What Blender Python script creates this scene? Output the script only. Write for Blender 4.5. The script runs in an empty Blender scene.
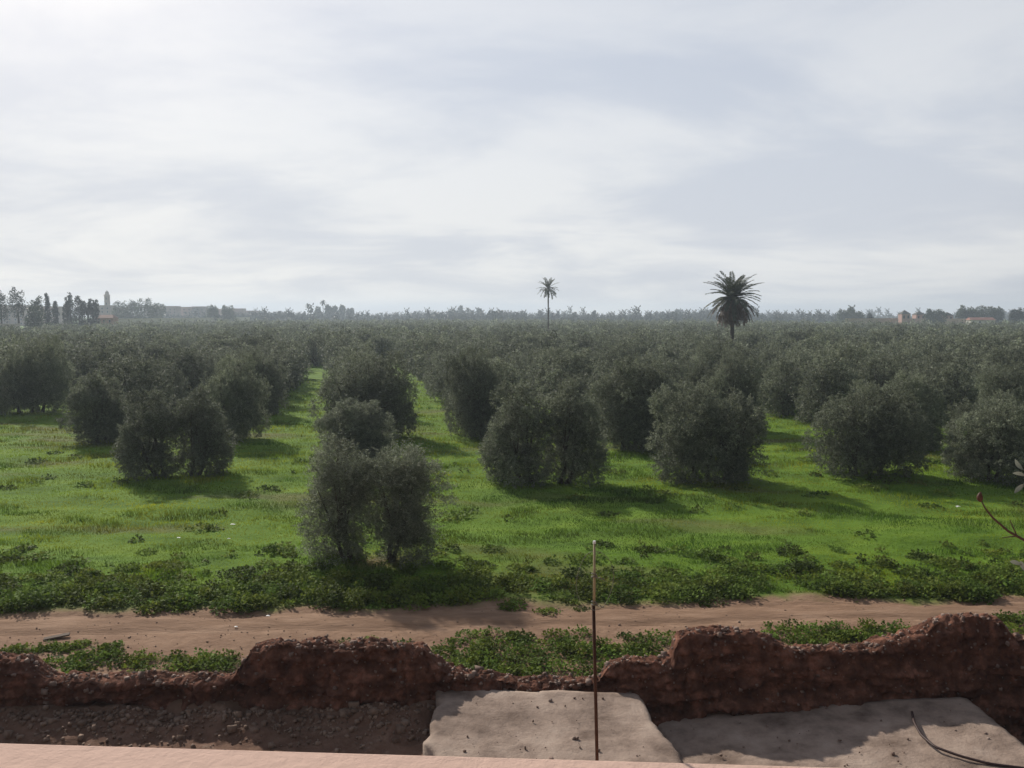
import bpy, math
import numpy as np

# ------------------------------------------------------------------ camera, world, sun, exposure
SC = bpy.context.scene
COL = SC.collection
FPX, HZ, CAMH = 860.0, 314.5, 9.0
PITCH = math.atan((384 - HZ) / FPX)
cam_d = bpy.data.cameras.new('camera')
cam = bpy.data.objects.new('camera', cam_d)
COL.objects.link(cam)
cam.location = (0, 0, CAMH)
cam.rotation_euler = (math.pi / 2 - PITCH, 0, 0)
cam_d.sensor_width = 36
cam_d.lens = 36 * FPX / 1024
cam_d.clip_start = 0.05
cam_d.clip_end = 12000
SC.camera = cam

SUN_EL = math.radians(31)
SUN_AZ = math.radians(-32)          # measured from +Y towards +X: the sun stands ahead and to the left
world = bpy.data.worlds.new('World')
SC.world = world
world.use_nodes = True
nt = world.node_tree
nt.nodes.clear()
N = nt.nodes.new
L = nt.links.new


def wmath(op, a, b=None, c=None):
    n = N('ShaderNodeMath')
    n.operation = op
    for i, v in enumerate((a, b, c)):
        if v is None:
            continue
        if isinstance(v, (int, float)):
            n.inputs[i].default_value = v
        else:
            L(v, n.inputs[i])
    return n.outputs[0]


sky = N('ShaderNodeTexSky')
sky.sky_type = 'NISHITA'
sky.sun_disc = False
sky.sun_elevation = SUN_EL
sky.sun_rotation = SUN_AZ
sky.air_density = 1.0
sky.dust_density = 1.5
sky.altitude = 450
tc = N('ShaderNodeTexCoord')
sep = N('ShaderNodeSeparateXYZ')
L(tc.outputs['Generated'], sep.inputs[0])
zz = wmath('ADD', wmath('MAXIMUM', sep.outputs[2], 0.0), 0.16)
px_ = wmath('DIVIDE', sep.outputs[0], zz)
py_ = wmath('DIVIDE', sep.outputs[1], zz)
comb = N('ShaderNodeCombineXYZ')
L(px_, comb.inputs[0])
L(py_, comb.inputs[1])
mp = N('ShaderNodeMapping')
mp.inputs['Location'].default_value = (3.1, 0.4, 0.0)
mp.inputs['Rotation'].default_value = (0, 0, 0.5)
mp.inputs['Scale'].default_value = (0.8, 0.95, 1)
L(comb.outputs[0], mp.inputs[0])
nz = N('ShaderNodeTexNoise')
nz.inputs['Scale'].default_value = 1.0
nz.inputs['Detail'].default_value = 7
nz.inputs['Roughness'].default_value = 0.56
nz.inputs['Distortion'].default_value = 0.35
L(mp.outputs[0], nz.inputs[0])
ramp = N('ShaderNodeMapRange')
ramp.interpolation_type = 'SMOOTHSTEP'
ramp.inputs['From Min'].default_value = 0.38
ramp.inputs['From Max'].default_value = 0.62
L(nz.outputs[0], ramp.inputs[0])
# thin veil everywhere low down, the cover opens towards the zenith
veil = N('ShaderNodeMapRange')
veil.inputs['From Min'].default_value = 0.1
veil.inputs['From Max'].default_value = 0.75
veil.inputs['To Min'].default_value = 0.93
veil.inputs['To Max'].default_value = 0.30
L(sep.outputs[2], veil.inputs[0])
cover = veil.outputs[0]
cmix = N('ShaderNodeMix')
cmix.data_type = 'RGBA'
cmix.inputs[6].default_value = (6.0, 6.25, 6.85, 1)       # thin blue-grey part of the cloud sheet
cmix.inputs[7].default_value = (7.9, 7.9, 7.95, 1)      # thick white part
L(ramp.outputs[0], cmix.inputs[0])
smix = N('ShaderNodeMix')
smix.data_type = 'RGBA'
L(cover, smix.inputs[0])
L(sky.outputs[0], smix.inputs[6])
L(cmix.outputs[2], smix.inputs[7])
bg = N('ShaderNodeBackground')
bg.inputs[1].default_value = 0.1
# thin cloud scatters forward: the sheet is brightest around the sun and dull on the far side of the sky
sdir = N('ShaderNodeVectorMath')
sdir.operation = 'DOT_PRODUCT'
L(tc.outputs['Generated'], sdir.inputs[0])
sdir.inputs[1].default_value = (math.cos(SUN_EL) * math.sin(SUN_AZ), math.cos(SUN_EL) * math.cos(SUN_AZ), math.sin(SUN_EL))
fwd = N('ShaderNodeMapRange')
fwd.interpolation_type = 'SMOOTHSTEP'
fwd.inputs['From Min'].default_value = -0.6
fwd.inputs['From Max'].default_value = 0.6
fwd.inputs['To Min'].default_value = 0.25
fwd.inputs['To Max'].default_value = 1.06
L(sdir.outputs['Value'], fwd.inputs[0])
vsc = N('ShaderNodeVectorMath')
vsc.operation = 'SCALE'
L(smix.outputs[2], vsc.inputs[0])
L(fwd.outputs[0], vsc.inputs['Scale'])
L(vsc.outputs[0], bg.inputs[0])
wo = N('ShaderNodeOutputWorld')
L(bg.outputs[0], wo.inputs[0])

sun_d = bpy.data.lights.new('sun', 'SUN')
sun_d.energy = 5.0
sun_d.angle = math.radians(1.2)
sun_d.color = (1.0, 0.94, 0.84)
sun = bpy.data.objects.new('sun', sun_d)
COL.objects.link(sun)
sun.location = (-60, 60, 90)
sun.rotation_euler = (math.pi / 2 - SUN_EL, 0, math.pi - SUN_AZ)
SC.view_settings.view_transform = 'Standard'
SC.view_settings.look = 'None'
SC.view_settings.exposure = 0.0
SC.view_settings.gamma = 1.0
SC.render.engine = 'CYCLES'
SC.cycles.use_denoising = True
SC.cycles.max_bounces = 6
SC.cycles.diffuse_bounces = 3
SC.cycles.transmission_bounces = 4
SC.cycles.volume_bounces = 0

# ------------------------------------------------------------------ helpers
R = np.random.default_rng(8)
CP, SP = math.cos(PITCH), math.sin(PITCH)


def ray(px, py):
    a = (px - 512) / FPX
    b = (384 - py) / FPX
    return np.array([a, CP + b * SP, -SP + b * CP])


def at(px, py, z=0.0):
    """point of height z seen at a pixel of the photograph"""
    d = ray(px, py)
    t = (z - CAMH) / d[2]
    return np.array([d[0] * t, d[1] * t, z])


def atd(px, py, dist):
    """point at forward distance dist seen at a pixel"""
    d = ray(px, py)
    t = dist / d[1]
    return np.array([d[0] * t, dist, CAMH + d[2] * t])


def _h(ix, iy, s):
    n = (ix.astype(np.int64) * 374761393 + iy.astype(np.int64) * 668265263 + s * 1442695041) & 0x7fffffff
    n = ((n ^ (n >> 13)) * 1274126177) & 0x7fffffff
    n = n ^ (n >> 16)
    return (n & 0xffff) / 65535.0


def vn(x, y, s=0):
    """2D value noise, -1..1"""
    x = np.asarray(x, float)
    y = np.asarray(y, float)
    ix = np.floor(x)
    iy = np.floor(y)
    fx = x - ix
    fy = y - iy
    fx = fx * fx * (3 - 2 * fx)
    fy = fy * fy * (3 - 2 * fy)
    ix = ix.astype(np.int64)
    iy = iy.astype(np.int64)
    a = _h(ix, iy, s) * (1 - fx) + _h(ix + 1, iy, s) * fx
    b = _h(ix, iy + 1, s) * (1 - fx) + _h(ix + 1, iy + 1, s) * fx
    return (a * (1 - fy) + b * fy) * 2 - 1


def fbm(x, y, s=0, o=4, g=0.5):
    t = 0
    a = 1
    n = 0
    for k in range(o):
        t = t + a * vn(np.asarray(x) * 2 ** k + 17.3 * k, np.asarray(y) * 2 ** k - 9.1 * k, s + k)
        n += a
        a *= g
    return t / n


def sstep(a, b, x):
    t = np.clip((np.asarray(x, float) - a) / (b - a), 0, 1)
    return t * t * (3 - 2 * t)


def mesh_np(name, V, F, mat, parent=None, col=None, smooth=False, link=True):
    """V (n,3), F (m,k) or a list of such arrays"""
    V = np.ascontiguousarray(V, dtype=np.float32)
    Fs = F if isinstance(F, list) else [F]
    me = bpy.data.meshes.new(name)
    me.vertices.add(len(V))
    me.vertices.foreach_set('co', V.ravel())
    loops = np.concatenate([f.ravel() for f in Fs]).astype(np.int32)
    tot = np.concatenate([np.full(len(f), f.shape[1]) for f in Fs]).astype(np.int32)
    st = np.concatenate([[0], np.cumsum(tot)[:-1]]).astype(np.int32)
    me.loops.add(len(loops))
    me.loops.foreach_set('vertex_index', loops)
    me.polygons.add(len(tot))
    me.polygons.foreach_set('loop_start', st)
    me.polygons.foreach_set('loop_total', tot)
    if smooth:
        me.polygons.foreach_set('use_smooth', np.ones(len(tot), bool))
    me.update(calc_edges=True)
    if col is not None:
        c = np.ones((len(V), 4), np.float32)
        col = np.asarray(col)
        if col.ndim == 1:
            c[:, :3] = col[:, None]
        else:
            c[:, :col.shape[1]] = col
        at_ = me.color_attributes.new('tint', 'FLOAT_COLOR', 'POINT')
        at_.data.foreach_set('color', c.ravel())
    me.materials.append(mat)
    o = bpy.data.objects.new(name, me)
    if link:
        COL.objects.link(o)
    if parent is not None:
        o.parent = parent
    return o


class MB:
    """collects boxes, tubes and polygons, then links them as one mesh"""

    def __init__(s):
        s.v = []
        s.f = []

    def add(s, vs, fs):
        b = len(s.v)
        s.v += [tuple(map(float, p)) for p in vs]
        s.f += [tuple(i + b for i in f) for f in fs]
        return s

    def box(s, x0, x1, y0, y1, z0, z1):
        return s.add([(x0, y0, z0), (x1, y0, z0), (x1, y1, z0), (x0, y1, z0), (x0, y0, z1), (x1, y0, z1), (x1, y1, z1), (x0, y1, z1)],
                     [(0, 3, 2, 1), (4, 5, 6, 7), (0, 1, 5, 4), (1, 2, 6, 5), (2, 3, 7, 6), (3, 0, 4, 7)])

    def tube(s, pts, rad, n=8):
        V, F = tube_np(pts, rad, n)
        s.add(V, [tuple(f) for f in F])
        b = len(s.v) - len(V)
        s.f.append(tuple(range(b, b + n))[::-1])
        s.f.append(tuple(range(len(s.v) - n, len(s.v))))
        return s

    def build(s, name, mat, parent=None, smooth=False, bevel=0):
        me = bpy.data.meshes.new(name)
        me.from_pydata(s.v, [], s.f)
        me.update()
        me.materials.append(mat)
        if smooth:
            me.polygons.foreach_set('use_smooth', np.ones(len(me.polygons), bool))
        o = bpy.data.objects.new(name, me)
        COL.objects.link(o)
        if parent is not None:
            o.parent = parent
        if bevel:
            m = o.modifiers.new('bevel', 'BEVEL')
            m.width = bevel
            m.segments = 2
        return o


def tube_np(pts, rad, n=8):
    P = np.array(pts, float)
    rad = np.full(len(P), rad) if np.isscalar(rad) else np.array(rad, float)
    T = np.gradient(P, axis=0)
    T /= np.linalg.norm(T, axis=1)[:, None] + 1e-9
    ref = np.array([0.0, 0.0, 1.0]) if abs(T[0][2]) < 0.9 else np.array([1.0, 0.0, 0.0])
    V = []
    for i in range(len(P)):
        a = np.cross(T[i], ref)
        a /= np.linalg.norm(a) + 1e-9
        b = np.cross(T[i], a)
        ref = np.cross(a, T[i])
        for k in range(n):
            w = 2 * math.pi * k / n
            V.append(P[i] + rad[i] * (math.cos(w) * a + math.sin(w) * b))
    F = [(i * n + k, i * n + (k + 1) % n, (i + 1) * n + (k + 1) % n, (i + 1) * n + k) for i in range(len(P) - 1) for k in range(n)]
    return np.array(V), np.array(F)


def tag(o, label=None, cat=None, group=None, kind=None):
    if label:
        o['label'] = label
    if cat:
        o['category'] = cat
    if group:
        o['group'] = group
    if kind:
        o['kind'] = kind
    return o


def empty(name, loc=(0, 0, 0), rz=0.0, sc=(1, 1, 1)):
    o = bpy.data.objects.new(name, None)
    COL.objects.link(o)
    o.location = loc
    o.rotation_euler = (0, 0, rz)
    o.scale = sc
    o.empty_display_size = 0.3
    return o


def dup(root, loc, rz, sc):
    r = root.copy()
    COL.objects.link(r)
    r.location = loc
    r.rotation_euler = (0, 0, rz)
    r.scale = sc
    for ch in list(root.children):
        c = ch.copy()
        COL.objects.link(c)
        c.parent = r
    return r


# ------------------------------------------------------------------ materials
def mat_new(name):
    m = bpy.data.materials.new(name)
    m.use_nodes = True
    m.node_tree.nodes.clear()
    return m, m.node_tree


def mat_noise(name, c1, c2, scale=3.0, rough=0.9, bump=0.3, bscale=None, c3=None, spec=0.2, detail=6, stretch=None, use_tint=False):
    m, t = mat_new(name)
    n = t.nodes.new
    out = n('ShaderNodeOutputMaterial')
    p = n('ShaderNodeBsdfPrincipled')
    p.inputs['Roughness'].default_value = rough
    p.inputs['Specular IOR Level'].default_value = spec
    tcn = n('ShaderNodeTexCoord')
    vec = tcn.outputs['Object']
    if stretch:
        mpp = n('ShaderNodeMapping')
        mpp.inputs['Scale'].default_value = stretch
        t.links.new(vec, mpp.inputs[0])
        vec = mpp.outputs[0]
    nz = n('ShaderNodeTexNoise')
    nz.inputs['Scale'].default_value = scale
    nz.inputs['Detail'].default_value = detail
    nz.inputs['Roughness'].default_value = 0.65
    t.links.new(vec, nz.inputs[0])
    r = n('ShaderNodeValToRGB')
    r.color_ramp.elements[0].position = 0.32
    r.color_ramp.elements[1].position = 0.68
    r.color_ramp.elements[0].color = (*c1, 1)
    r.color_ramp.elements[1].color = (*c2, 1)
    if c3:
        e = r.color_ramp.elements.new(0.52)
        e.color = (*c3, 1)
    t.links.new(nz.outputs[0], r.inputs[0])
    colr = r.outputs[0]
    if use_tint:
        a = n('ShaderNodeAttribute')
        a.attribute_name = 'tint'
        mx = n('ShaderNodeMix')
        mx.data_type = 'RGBA'
        mx.blend_type = 'MULTIPLY'
        mx.inputs[0].default_value = 1
        t.links.new(colr, mx.inputs[6])
        t.links.new(a.outputs['Color'], mx.inputs[7])
        colr = mx.outputs[2]
    t.links.new(colr, p.inputs['Base Color'])
    if bump:
        n2 = n('ShaderNodeTexNoise')
        n2.inputs['Scale'].default_value = bscale or scale * 6
        n2.inputs['Detail'].default_value = 8
        n2.inputs['Roughness'].default_value = 0.7
        t.links.new(vec, n2.inputs[0])
        b = n('ShaderNodeBump')
        b.inputs['Strength'].default_value = 1.0
        b.inputs['Distance'].default_value = bump
        t.links.new(n2.outputs[0], b.inputs['Height'])
        t.links.new(b.outputs[0], p.inputs['Normal'])
    t.links.new(p.outputs[0], out.inputs[0])
    return m


def mat_plain(name, c, rough=0.6, metal=0.0, spec=0.4):
    return mat_noise(name, tuple(x * 0.86 for x in c), tuple(min(1, x * 1.1) for x in c), 6, rough, 0)


def mat_leaf(name, front, back, transl=0.3, rough=0.55, spec=0.35, vary=0.0):
    """front / back: leaf colours of the upper and the lower side, times the tint of the leaf"""
    m, t = mat_new(name)
    n = t.nodes.new
    out = n('ShaderNodeOutputMaterial')
    a = n('ShaderNodeAttribute')
    a.attribute_name = 'tint'
    g = n('ShaderNodeNewGeometry')
    mx = n('ShaderNodeMix')
    mx.data_type = 'RGBA'
    mx.inputs[6].default_value = (*front, 1)
    mx.inputs[7].default_value = (*back, 1)
    t.links.new(g.outputs['Backfacing'], mx.inputs[0])
    ml = n('ShaderNodeMix')
    ml.data_type = 'RGBA'
    ml.blend_type = 'MULTIPLY'
    ml.inputs[0].default_value = 1
    t.links.new(mx.outputs[2], ml.inputs[6])
    t.links.new(a.outputs['Color'], ml.inputs[7])
    if vary:
        # every tree has its own tone
        oi = n('ShaderNodeObjectInfo')
        mr = n('ShaderNodeMapRange')
        mr.inputs['To Min'].default_value = 1 - vary
        mr.inputs['To Max'].default_value = 1 + vary
        t.links.new(oi.outputs['Random'], mr.inputs[0])
        m2 = n('ShaderNodeVectorMath')
        m2.operation = 'SCALE'
        t.links.new(ml.outputs[2], m2.inputs[0])
        t.links.new(mr.outputs[0], m2.inputs['Scale'])
        colv = m2.outputs[0]
    else:
        colv = ml.outputs[2]
    p = n('ShaderNodeBsdfPrincipled')
    p.inputs['Roughness'].default_value = rough
    p.inputs['Specular IOR Level'].default_value = spec
    t.links.new(colv, p.inputs['Base Color'])
    tr = n('ShaderNodeBsdfTranslucent')
    t.links.new(colv, tr.inputs[0])
    ms = n('ShaderNodeMixShader')
    ms.inputs[0].default_value = transl
    t.links.new(p.outputs[0], ms.inputs[1])
    t.links.new(tr.outputs[0], ms.inputs[2])
    t.links.new(ms.outputs[0], out.inputs[0])
    return m


M = {}
M['olive'] = mat_leaf('olive_leaf', (0.138, 0.152, 0.098), (0.232, 0.246, 0.188), 0.28, 0.65, 0.25, 0.22)
M['grass'] = mat_leaf('grass_blade', (0.178, 0.245, 0.016), (0.178, 0.245, 0.016), 0.5, 0.6, 0.2)
M['weed'] = mat_leaf('weed_leaf', (0.080, 0.135, 0.018), (0.095, 0.150, 0.028), 0.3, 0.75, 0.12)
M['palm'] = mat_leaf('palm_leaf', (0.070, 0.085, 0.045), (0.075, 0.085, 0.045), 0.15)
M['palm_dead'] = mat_leaf('dry_palm_leaf', (0.13, 0.085, 0.055), (0.13, 0.085, 0.055), 0.15)
M['conifer'] = mat_leaf('dark_needle', (0.030, 0.045, 0.025), (0.030, 0.045, 0.025), 0.1)
M['broad'] = mat_leaf('broad_leaf', (0.060, 0.085, 0.035), (0.060, 0.085, 0.035), 0.15)
M['bark'] = mat_noise('bark', (0.045, 0.036, 0.028), (0.12, 0.10, 0.08), 8, 0.95, 0.03, stretch=(1, 1, 0.25))
M['mud'] = mat_noise('red_mud', (0.065, 0.028, 0.019), (0.310, 0.145, 0.098), 2.6, 0.97, 0.09, 9, (0.150, 0.068, 0.044), spec=0.1, detail=12)
M['stone'] = mat_noise('pale_stone', (0.13, 0.080, 0.062), (0.30, 0.225, 0.185), 3, 0.9, 0.02)
M['track'] = mat_noise('tan_dirt', (0.17, 0.100, 0.063), (0.33, 0.215, 0.145), 0.9, 0.95, 0.05, 7, (0.25, 0.155, 0.100), spec=0.1, stretch=(0.45, 1.6, 1))
M['platform'] = mat_noise('trodden_lime_earth', (0.105, 0.072, 0.056), (0.38, 0.295, 0.24), 0.8, 0.95, 0.035, 8, (0.28, 0.21, 0.168), spec=0.1, detail=10)
M['pink'] = mat_noise('pink_plaster', (0.49, 0.335, 0.270), (0.58, 0.400, 0.325), 1.3, 0.9, 0.004, 40, spec=0.15)
M['yellow'] = mat_plain('yellowed_edge', (0.50, 0.42, 0.22), 0.8)
M['rust'] = mat_noise('rusty_steel', (0.045, 0.022, 0.016), (0.085, 0.045, 0.03), 60, 0.85, 0)
M['cane'] = mat_noise('dry_cane', (0.28, 0.23, 0.13), (0.42, 0.35, 0.22), 40, 0.7, 0)
M['wire'] = mat_plain('grey_wire', (0.16, 0.15, 0.12), 0.6)
M['hose'] = mat_plain('dark_hose', (0.045, 0.025, 0.022), 0.55)
M['bud'] = mat_plain('red_bud', (0.075, 0.036, 0.024), 0.6)
M['twig'] = mat_plain('brown_twig', (0.085, 0.055, 0.04), 0.85)
M['greyleaf'] = mat_leaf('grey_leaf', (0.16, 0.18, 0.15), (0.2, 0.22, 0.18), 0.3)
M['litter'] = mat_plain('white_litter', (0.75, 0.75, 0.72), 0.6)
M['board'] = mat_plain('grey_board', (0.12, 0.09, 0.07), 0.9)
M['glass'] = mat_plain('dark_window', (0.03, 0.035, 0.045), 0.25)
M['tyre'] = mat_plain('black_rubber', (0.02, 0.02, 0.02), 0.8)


# ------------------------------------------------------------------ ground
YW0, YWS = 19.9, 0.030      # mid line of the ruined wall: y = YW0 + YWS * x


def yw(x):
    return YW0 + YWS * np.asarray(x) + 0.10 * vn(np.asarray(x) * 0.35, 0 * np.asarray(x) + 3.3, 91)


def track_near(x):
    x = np.asarray(x, float)
    return 24.15 + 0.052 * x + 0.22 * fbm(x * 0.5, 0 * x + 1, 11) + 0.08 * vn(x * 3, 0 * x, 12)


def track_far(x):
    x = np.asarray(x, float)
    bul = 0.55 * np.exp(-((x - 8.6) / 1.6) ** 2) + 0.25 * np.exp(-((x - 0.5) / 1.5) ** 2)
    return 25.75 + 0.045 * x + bul + 0.36 * fbm(x * 0.45, 0 * x + 5, 13) + 0.14 * vn(x * 3.1, 0 * x, 14)


XA0, XA1 = -1.55, 2.6


def gh(x, y):
    x = np.asarray(x, float)
    y = np.asarray(y, float)
    lawn = sstep(0.0, 4.0, y - 27.0)
    fade = 1 - sstep(140, 300, np.hypot(x, y))
    h = lawn * fade * (0.15 * fbm(x / 5, y / 4, 21, 3) + 0.10 * fbm(x / 1.3, y / 1.1, 25, 3))
    h = h + (1 - lawn) * 0.035 * fbm(x / 1.2, y / 0.8, 31, 4)
    # two wheel ruts of the track
    tm = 0.5 * (track_near(x) + track_far(x))
    for o in (-0.62, 0.62):
        h = h - 0.05 * np.exp(-((y - tm - o) / 0.22) ** 2)
    w = y - yw(x)
    inner = 1 - sstep(-0.35, 0.25, w)
    left = 1 - sstep(XA0 - 0.5, XA0 + 0.5, x + 0.9 * fbm(x / 0.9, y / 0.9, 57, 4))
    rub = -0.42 + 0.14 * fbm(x / 1.5, y / 0.7, 41, 4) + 0.22 * np.abs(fbm(x / 0.6, y / 0.35, 47, 5, 0.62))
    bank = 0.38 * np.exp(-((w + 0.45) / 0.75) ** 2) * (0.45 + 0.55 * sstep(-0.4, 0.4, fbm(x / 2.2, 0 * x, 51, 2) + 0.15))
    apron = 0.50 * np.exp(-(np.maximum(XA0 + 0.05 - x, 0) / 0.42) ** 2) * (0.75 + 0.5 * fbm(x / 0.5, y / 0.6, 59, 3))
    low = left * (np.maximum(rub + bank, -0.42 + apron + 0.1 * np.abs(fbm(x / 0.3, y / 0.3, 60, 3)))) + (1 - left) * (-1.0)
    return h * (1 - inner) + low * inner


def axis(lo, hi, step, far, n):
    core = np.arange(lo, hi, step)
    g = np.geomspace(step, 1, n)
    up = hi + (far - hi) * (np.geomspace(0.0005, 1.0, n))
    dn = lo - (far + lo) * (np.geomspace(0.0005, 1.0, n))
    return np.concatenate([dn[::-1], core, up])


FARG = 3500
gx = axis(-34, 34, 0.16, FARG, 46)
y_a = np.arange(15.5, 34, 0.11)
y_b = np.arange(34, 80, 0.3)
gy = np.concatenate([-FARG + (FARG + 15.5) * (1 - np.geomspace(1, 0.0005, 26)), y_a, y_b, 80 + (FARG - 80) * np.geomspace(0.0005, 1, 50)])
gy = np.unique(np.round(gy, 4))
gx = np.unique(np.round(gx, 4))
X, Y = np.meshgrid(gx, gy)
Z = gh(X, Y)
V = np.stack([X.ravel(), Y.ravel(), Z.ravel()], 1)
nx, ny = len(gx), len(gy)
idx = np.arange(nx * ny).reshape(ny, nx)
F = np.stack([idx[:-1, :-1].ravel(), idx[:-1, 1:].ravel(), idx[1:, 1:].ravel(), idx[1:, :-1].ravel()], 1)
# r: bare soil, g: dry patches, b: rubble soil
xs, ys = V[:, 0], V[:, 1]


def soilmask(x, y):
    s = 1 - sstep(-0.1, 0.9, y - track_far(x) - 0.6 * fbm(x / 1.2, y / 0.8, 61))
    bare = np.exp(-(((x + 4.9) / 1.2) ** 2 + ((y - 30.6) / 0.8) ** 2)) * 0.7
    return np.clip(np.maximum(s, bare), 0, 1)


def drymask(x, y):
    return sstep(0.15, 0.65, fbm(x / 9, y / 3.2, 71, 4) + 0.25 * np.exp(-(((x - 3.5) / 6) ** 2 + ((y - 37.5) / 2.5) ** 2)))


cm = np.stack([soilmask(xs, ys), drymask(xs, ys), 1 - sstep(-0.8, 0.3, ys - yw(xs))], 1)

mg, t = mat_new('grassy_earth')
n = t.nodes.new
out = n('ShaderNodeOutputMaterial')
p = n('ShaderNodeBsdfPrincipled')
p.inputs['Roughness'].default_value = 0.95
p.inputs['Specular IOR Level'].default_value = 0.1
a = n('ShaderNodeAttribute')
a.attribute_name = 'tint'
sp = n('ShaderNodeSeparateColor')
t.links.new(a.outputs['Color'], sp.inputs[0])
tcn = n('ShaderNodeTexCoord')


def nz_(scale, det=6, st=None):
    q = n('ShaderNodeTexNoise')
    q.inputs['Scale'].default_value = scale
    q.inputs['Detail'].default_value = det
    q.inputs['Roughness'].default_value = 0.65
    src = tcn.outputs['Object']
    if st:
        mm = n('ShaderNodeMapping')
        mm.inputs['Scale'].default_value = st
        t.links.new(src, mm.inputs[0])
        src = mm.outputs[0]
    t.links.new(src, q.inputs[0])
    return q.outputs[0]


def ramp_(fac, cols):
    r = n('ShaderNodeValToRGB')
    r.color_ramp.elements[0].position = cols[0][0]
    r.color_ramp.elements[0].color = (*cols[0][1], 1)
    r.color_ramp.elements[1].position = cols[-1][0]
    r.color_ramp.elements[1].color = (*cols[-1][1], 1)
    for q, c in cols[1:-1]:
        e = r.color_ramp.elements.new(q)
        e.color = (*c, 1)
    t.links.new(fac, r.inputs[0])
    return r.outputs[0]


def mix_(f, A, B):
    q = n('ShaderNodeMix')
    q.data_type = 'RGBA'
    t.links.new(f, q.inputs[0])
    t.links.new(A, q.inputs[6])
    t.links.new(B, q.inputs[7])
    return q.outputs[2]


gcol = ramp_(nz_(0.35, 8, (0.5, 1, 1)), [(0.3, (0.055, 0.105, 0.012)), (0.5, (0.100, 0.180, 0.016)), (0.7, (0.150, 0.225, 0.022))])
dcol = ramp_(nz_(1.2, 6), [(0.35, (0.080, 0.105, 0.025)), (0.65, (0.140, 0.150, 0.045))])
scol = ramp_(nz_(1.1, 8), [(0.3, (0.17, 0.098, 0.062)), (0.7, (0.29, 0.185, 0.122))])
rcol = ramp_(nz_(1.6, 9), [(0.3, (0.085, 0.045, 0.030)), (0.6, (0.17, 0.10, 0.07)), (0.75, (0.30, 0.22, 0.165))])
c = mix_(sp.outputs[1], gcol, dcol)
c = mix_(sp.outputs[0], c, scol)
c = mix_(sp.outputs[2], c, rcol)
t.links.new(c, p.inputs['Base Color'])
bq = n('ShaderNodeBump')
bq.inputs['Distance'].default_value = 0.06
t.links.new(nz_(5.0, 9), bq.inputs['Height'])
t.links.new(bq.outputs[0], p.inputs['Normal'])
t.links.new(p.outputs[0], out.inputs[0])
ground = mesh_np('ground', V, F, mg, col=cm, smooth=True)
tag(ground, 'wide grassy flat ground of the olive grove', kind='structure')

# the dirt track, draped over the ground
tx = np.arange(-40, 40, 0.16)
fr = np.linspace(0, 1, 26)
TX, FR = np.meshgrid(tx, fr)
TY = track_near(TX) * (1 - FR) + track_far(TX) * FR
TZ = gh(TX, TY) + 0.014 - 0.06 * np.clip(1 - np.minimum(FR, 1 - FR) / 0.09, 0, 1)
V = np.stack([TX.ravel(), TY.ravel(), TZ.ravel()], 1)
idx = np.arange(TX.size).reshape(TX.shape)
F = np.stack([idx[:-1, :-1].ravel(), idx[:-1, 1:].ravel(), idx[1:, 1:].ravel(), idx[1:, :-1].ravel()], 1)
tr = mesh_np('dirt_track', V, F, M['track'], smooth=True)
tag(tr, 'reddish dirt track running past the ruined mud wall', kind='structure')


# ------------------------------------------------------------------ raised earth platforms in front of the wall
def platform(name, corners, z, depth, label, seed, tilt=0.0):
    """corners: far-left, far-right, near-right, near-left in plan"""
    nu, nv = 90, 130
    U, Vv = np.meshgrid(np.linspace(0, 1, nu), np.linspace(0, 1, nv))
    C = [np.array(c_, float) for c_ in corners]
    PX = (1 - Vv) * ((1 - U) * C[0][0] + U * C[1][0]) + Vv * ((1 - U) * C[3][0] + U * C[2][0])
    PY = (1 - Vv) * ((1 - U) * C[0][1] + U * C[1][1]) + Vv * ((1 - U) * C[3][1] + U * C[2][1])
    ed = np.minimum(U, 1 - U) * 8
    PX = PX + (0.09 * fbm(PY * 1.5, U * 3, seed) + 0.03 * fbm(PY * 7, U * 3, seed)) * (U > 0.5) + (0.34 * fbm(PY * 1.1, U * 2, seed + 9, 4)) * (1 - sstep(0.0, 0.35, U)) * (depth > 1)
    PZ = z + tilt * U + 0.07 * fbm(PX / 1.3, PY / 1.0, seed + 3, 5, 0.6) - 0.05 * (1 - sstep(0, 0.12, ed / 8 * 6))
    top = np.stack([PX.ravel(), PY.ravel(), PZ.ravel()], 1)
    idx = np.arange(nu * nv).reshape(nv, nu)
    F1 = np.stack([idx[:-1, :-1].ravel(), idx[:-1, 1:].ravel(), idx[1:, 1:].ravel(), idx[1:, :-1].ravel()], 1)[:, ::-1]
    ring = np.concatenate([idx[0, :], idx[1:, -1], idx[-1, -2::-1], idx[-2:0:-1, 0]])
    bot = top[ring].copy()
    bot[:, 2] = z - depth
    Vt = np.concatenate([top, bot])
    b = len(top) + np.arange(len(ring))
    F2 = np.stack([ring, np.roll(ring, -1), np.roll(b, -1), b], 1)
    o = mesh_np(name, Vt, [F1, F2], M['platform'], smooth=False)
    tag(o, label, kind='structure')
    return o


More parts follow.
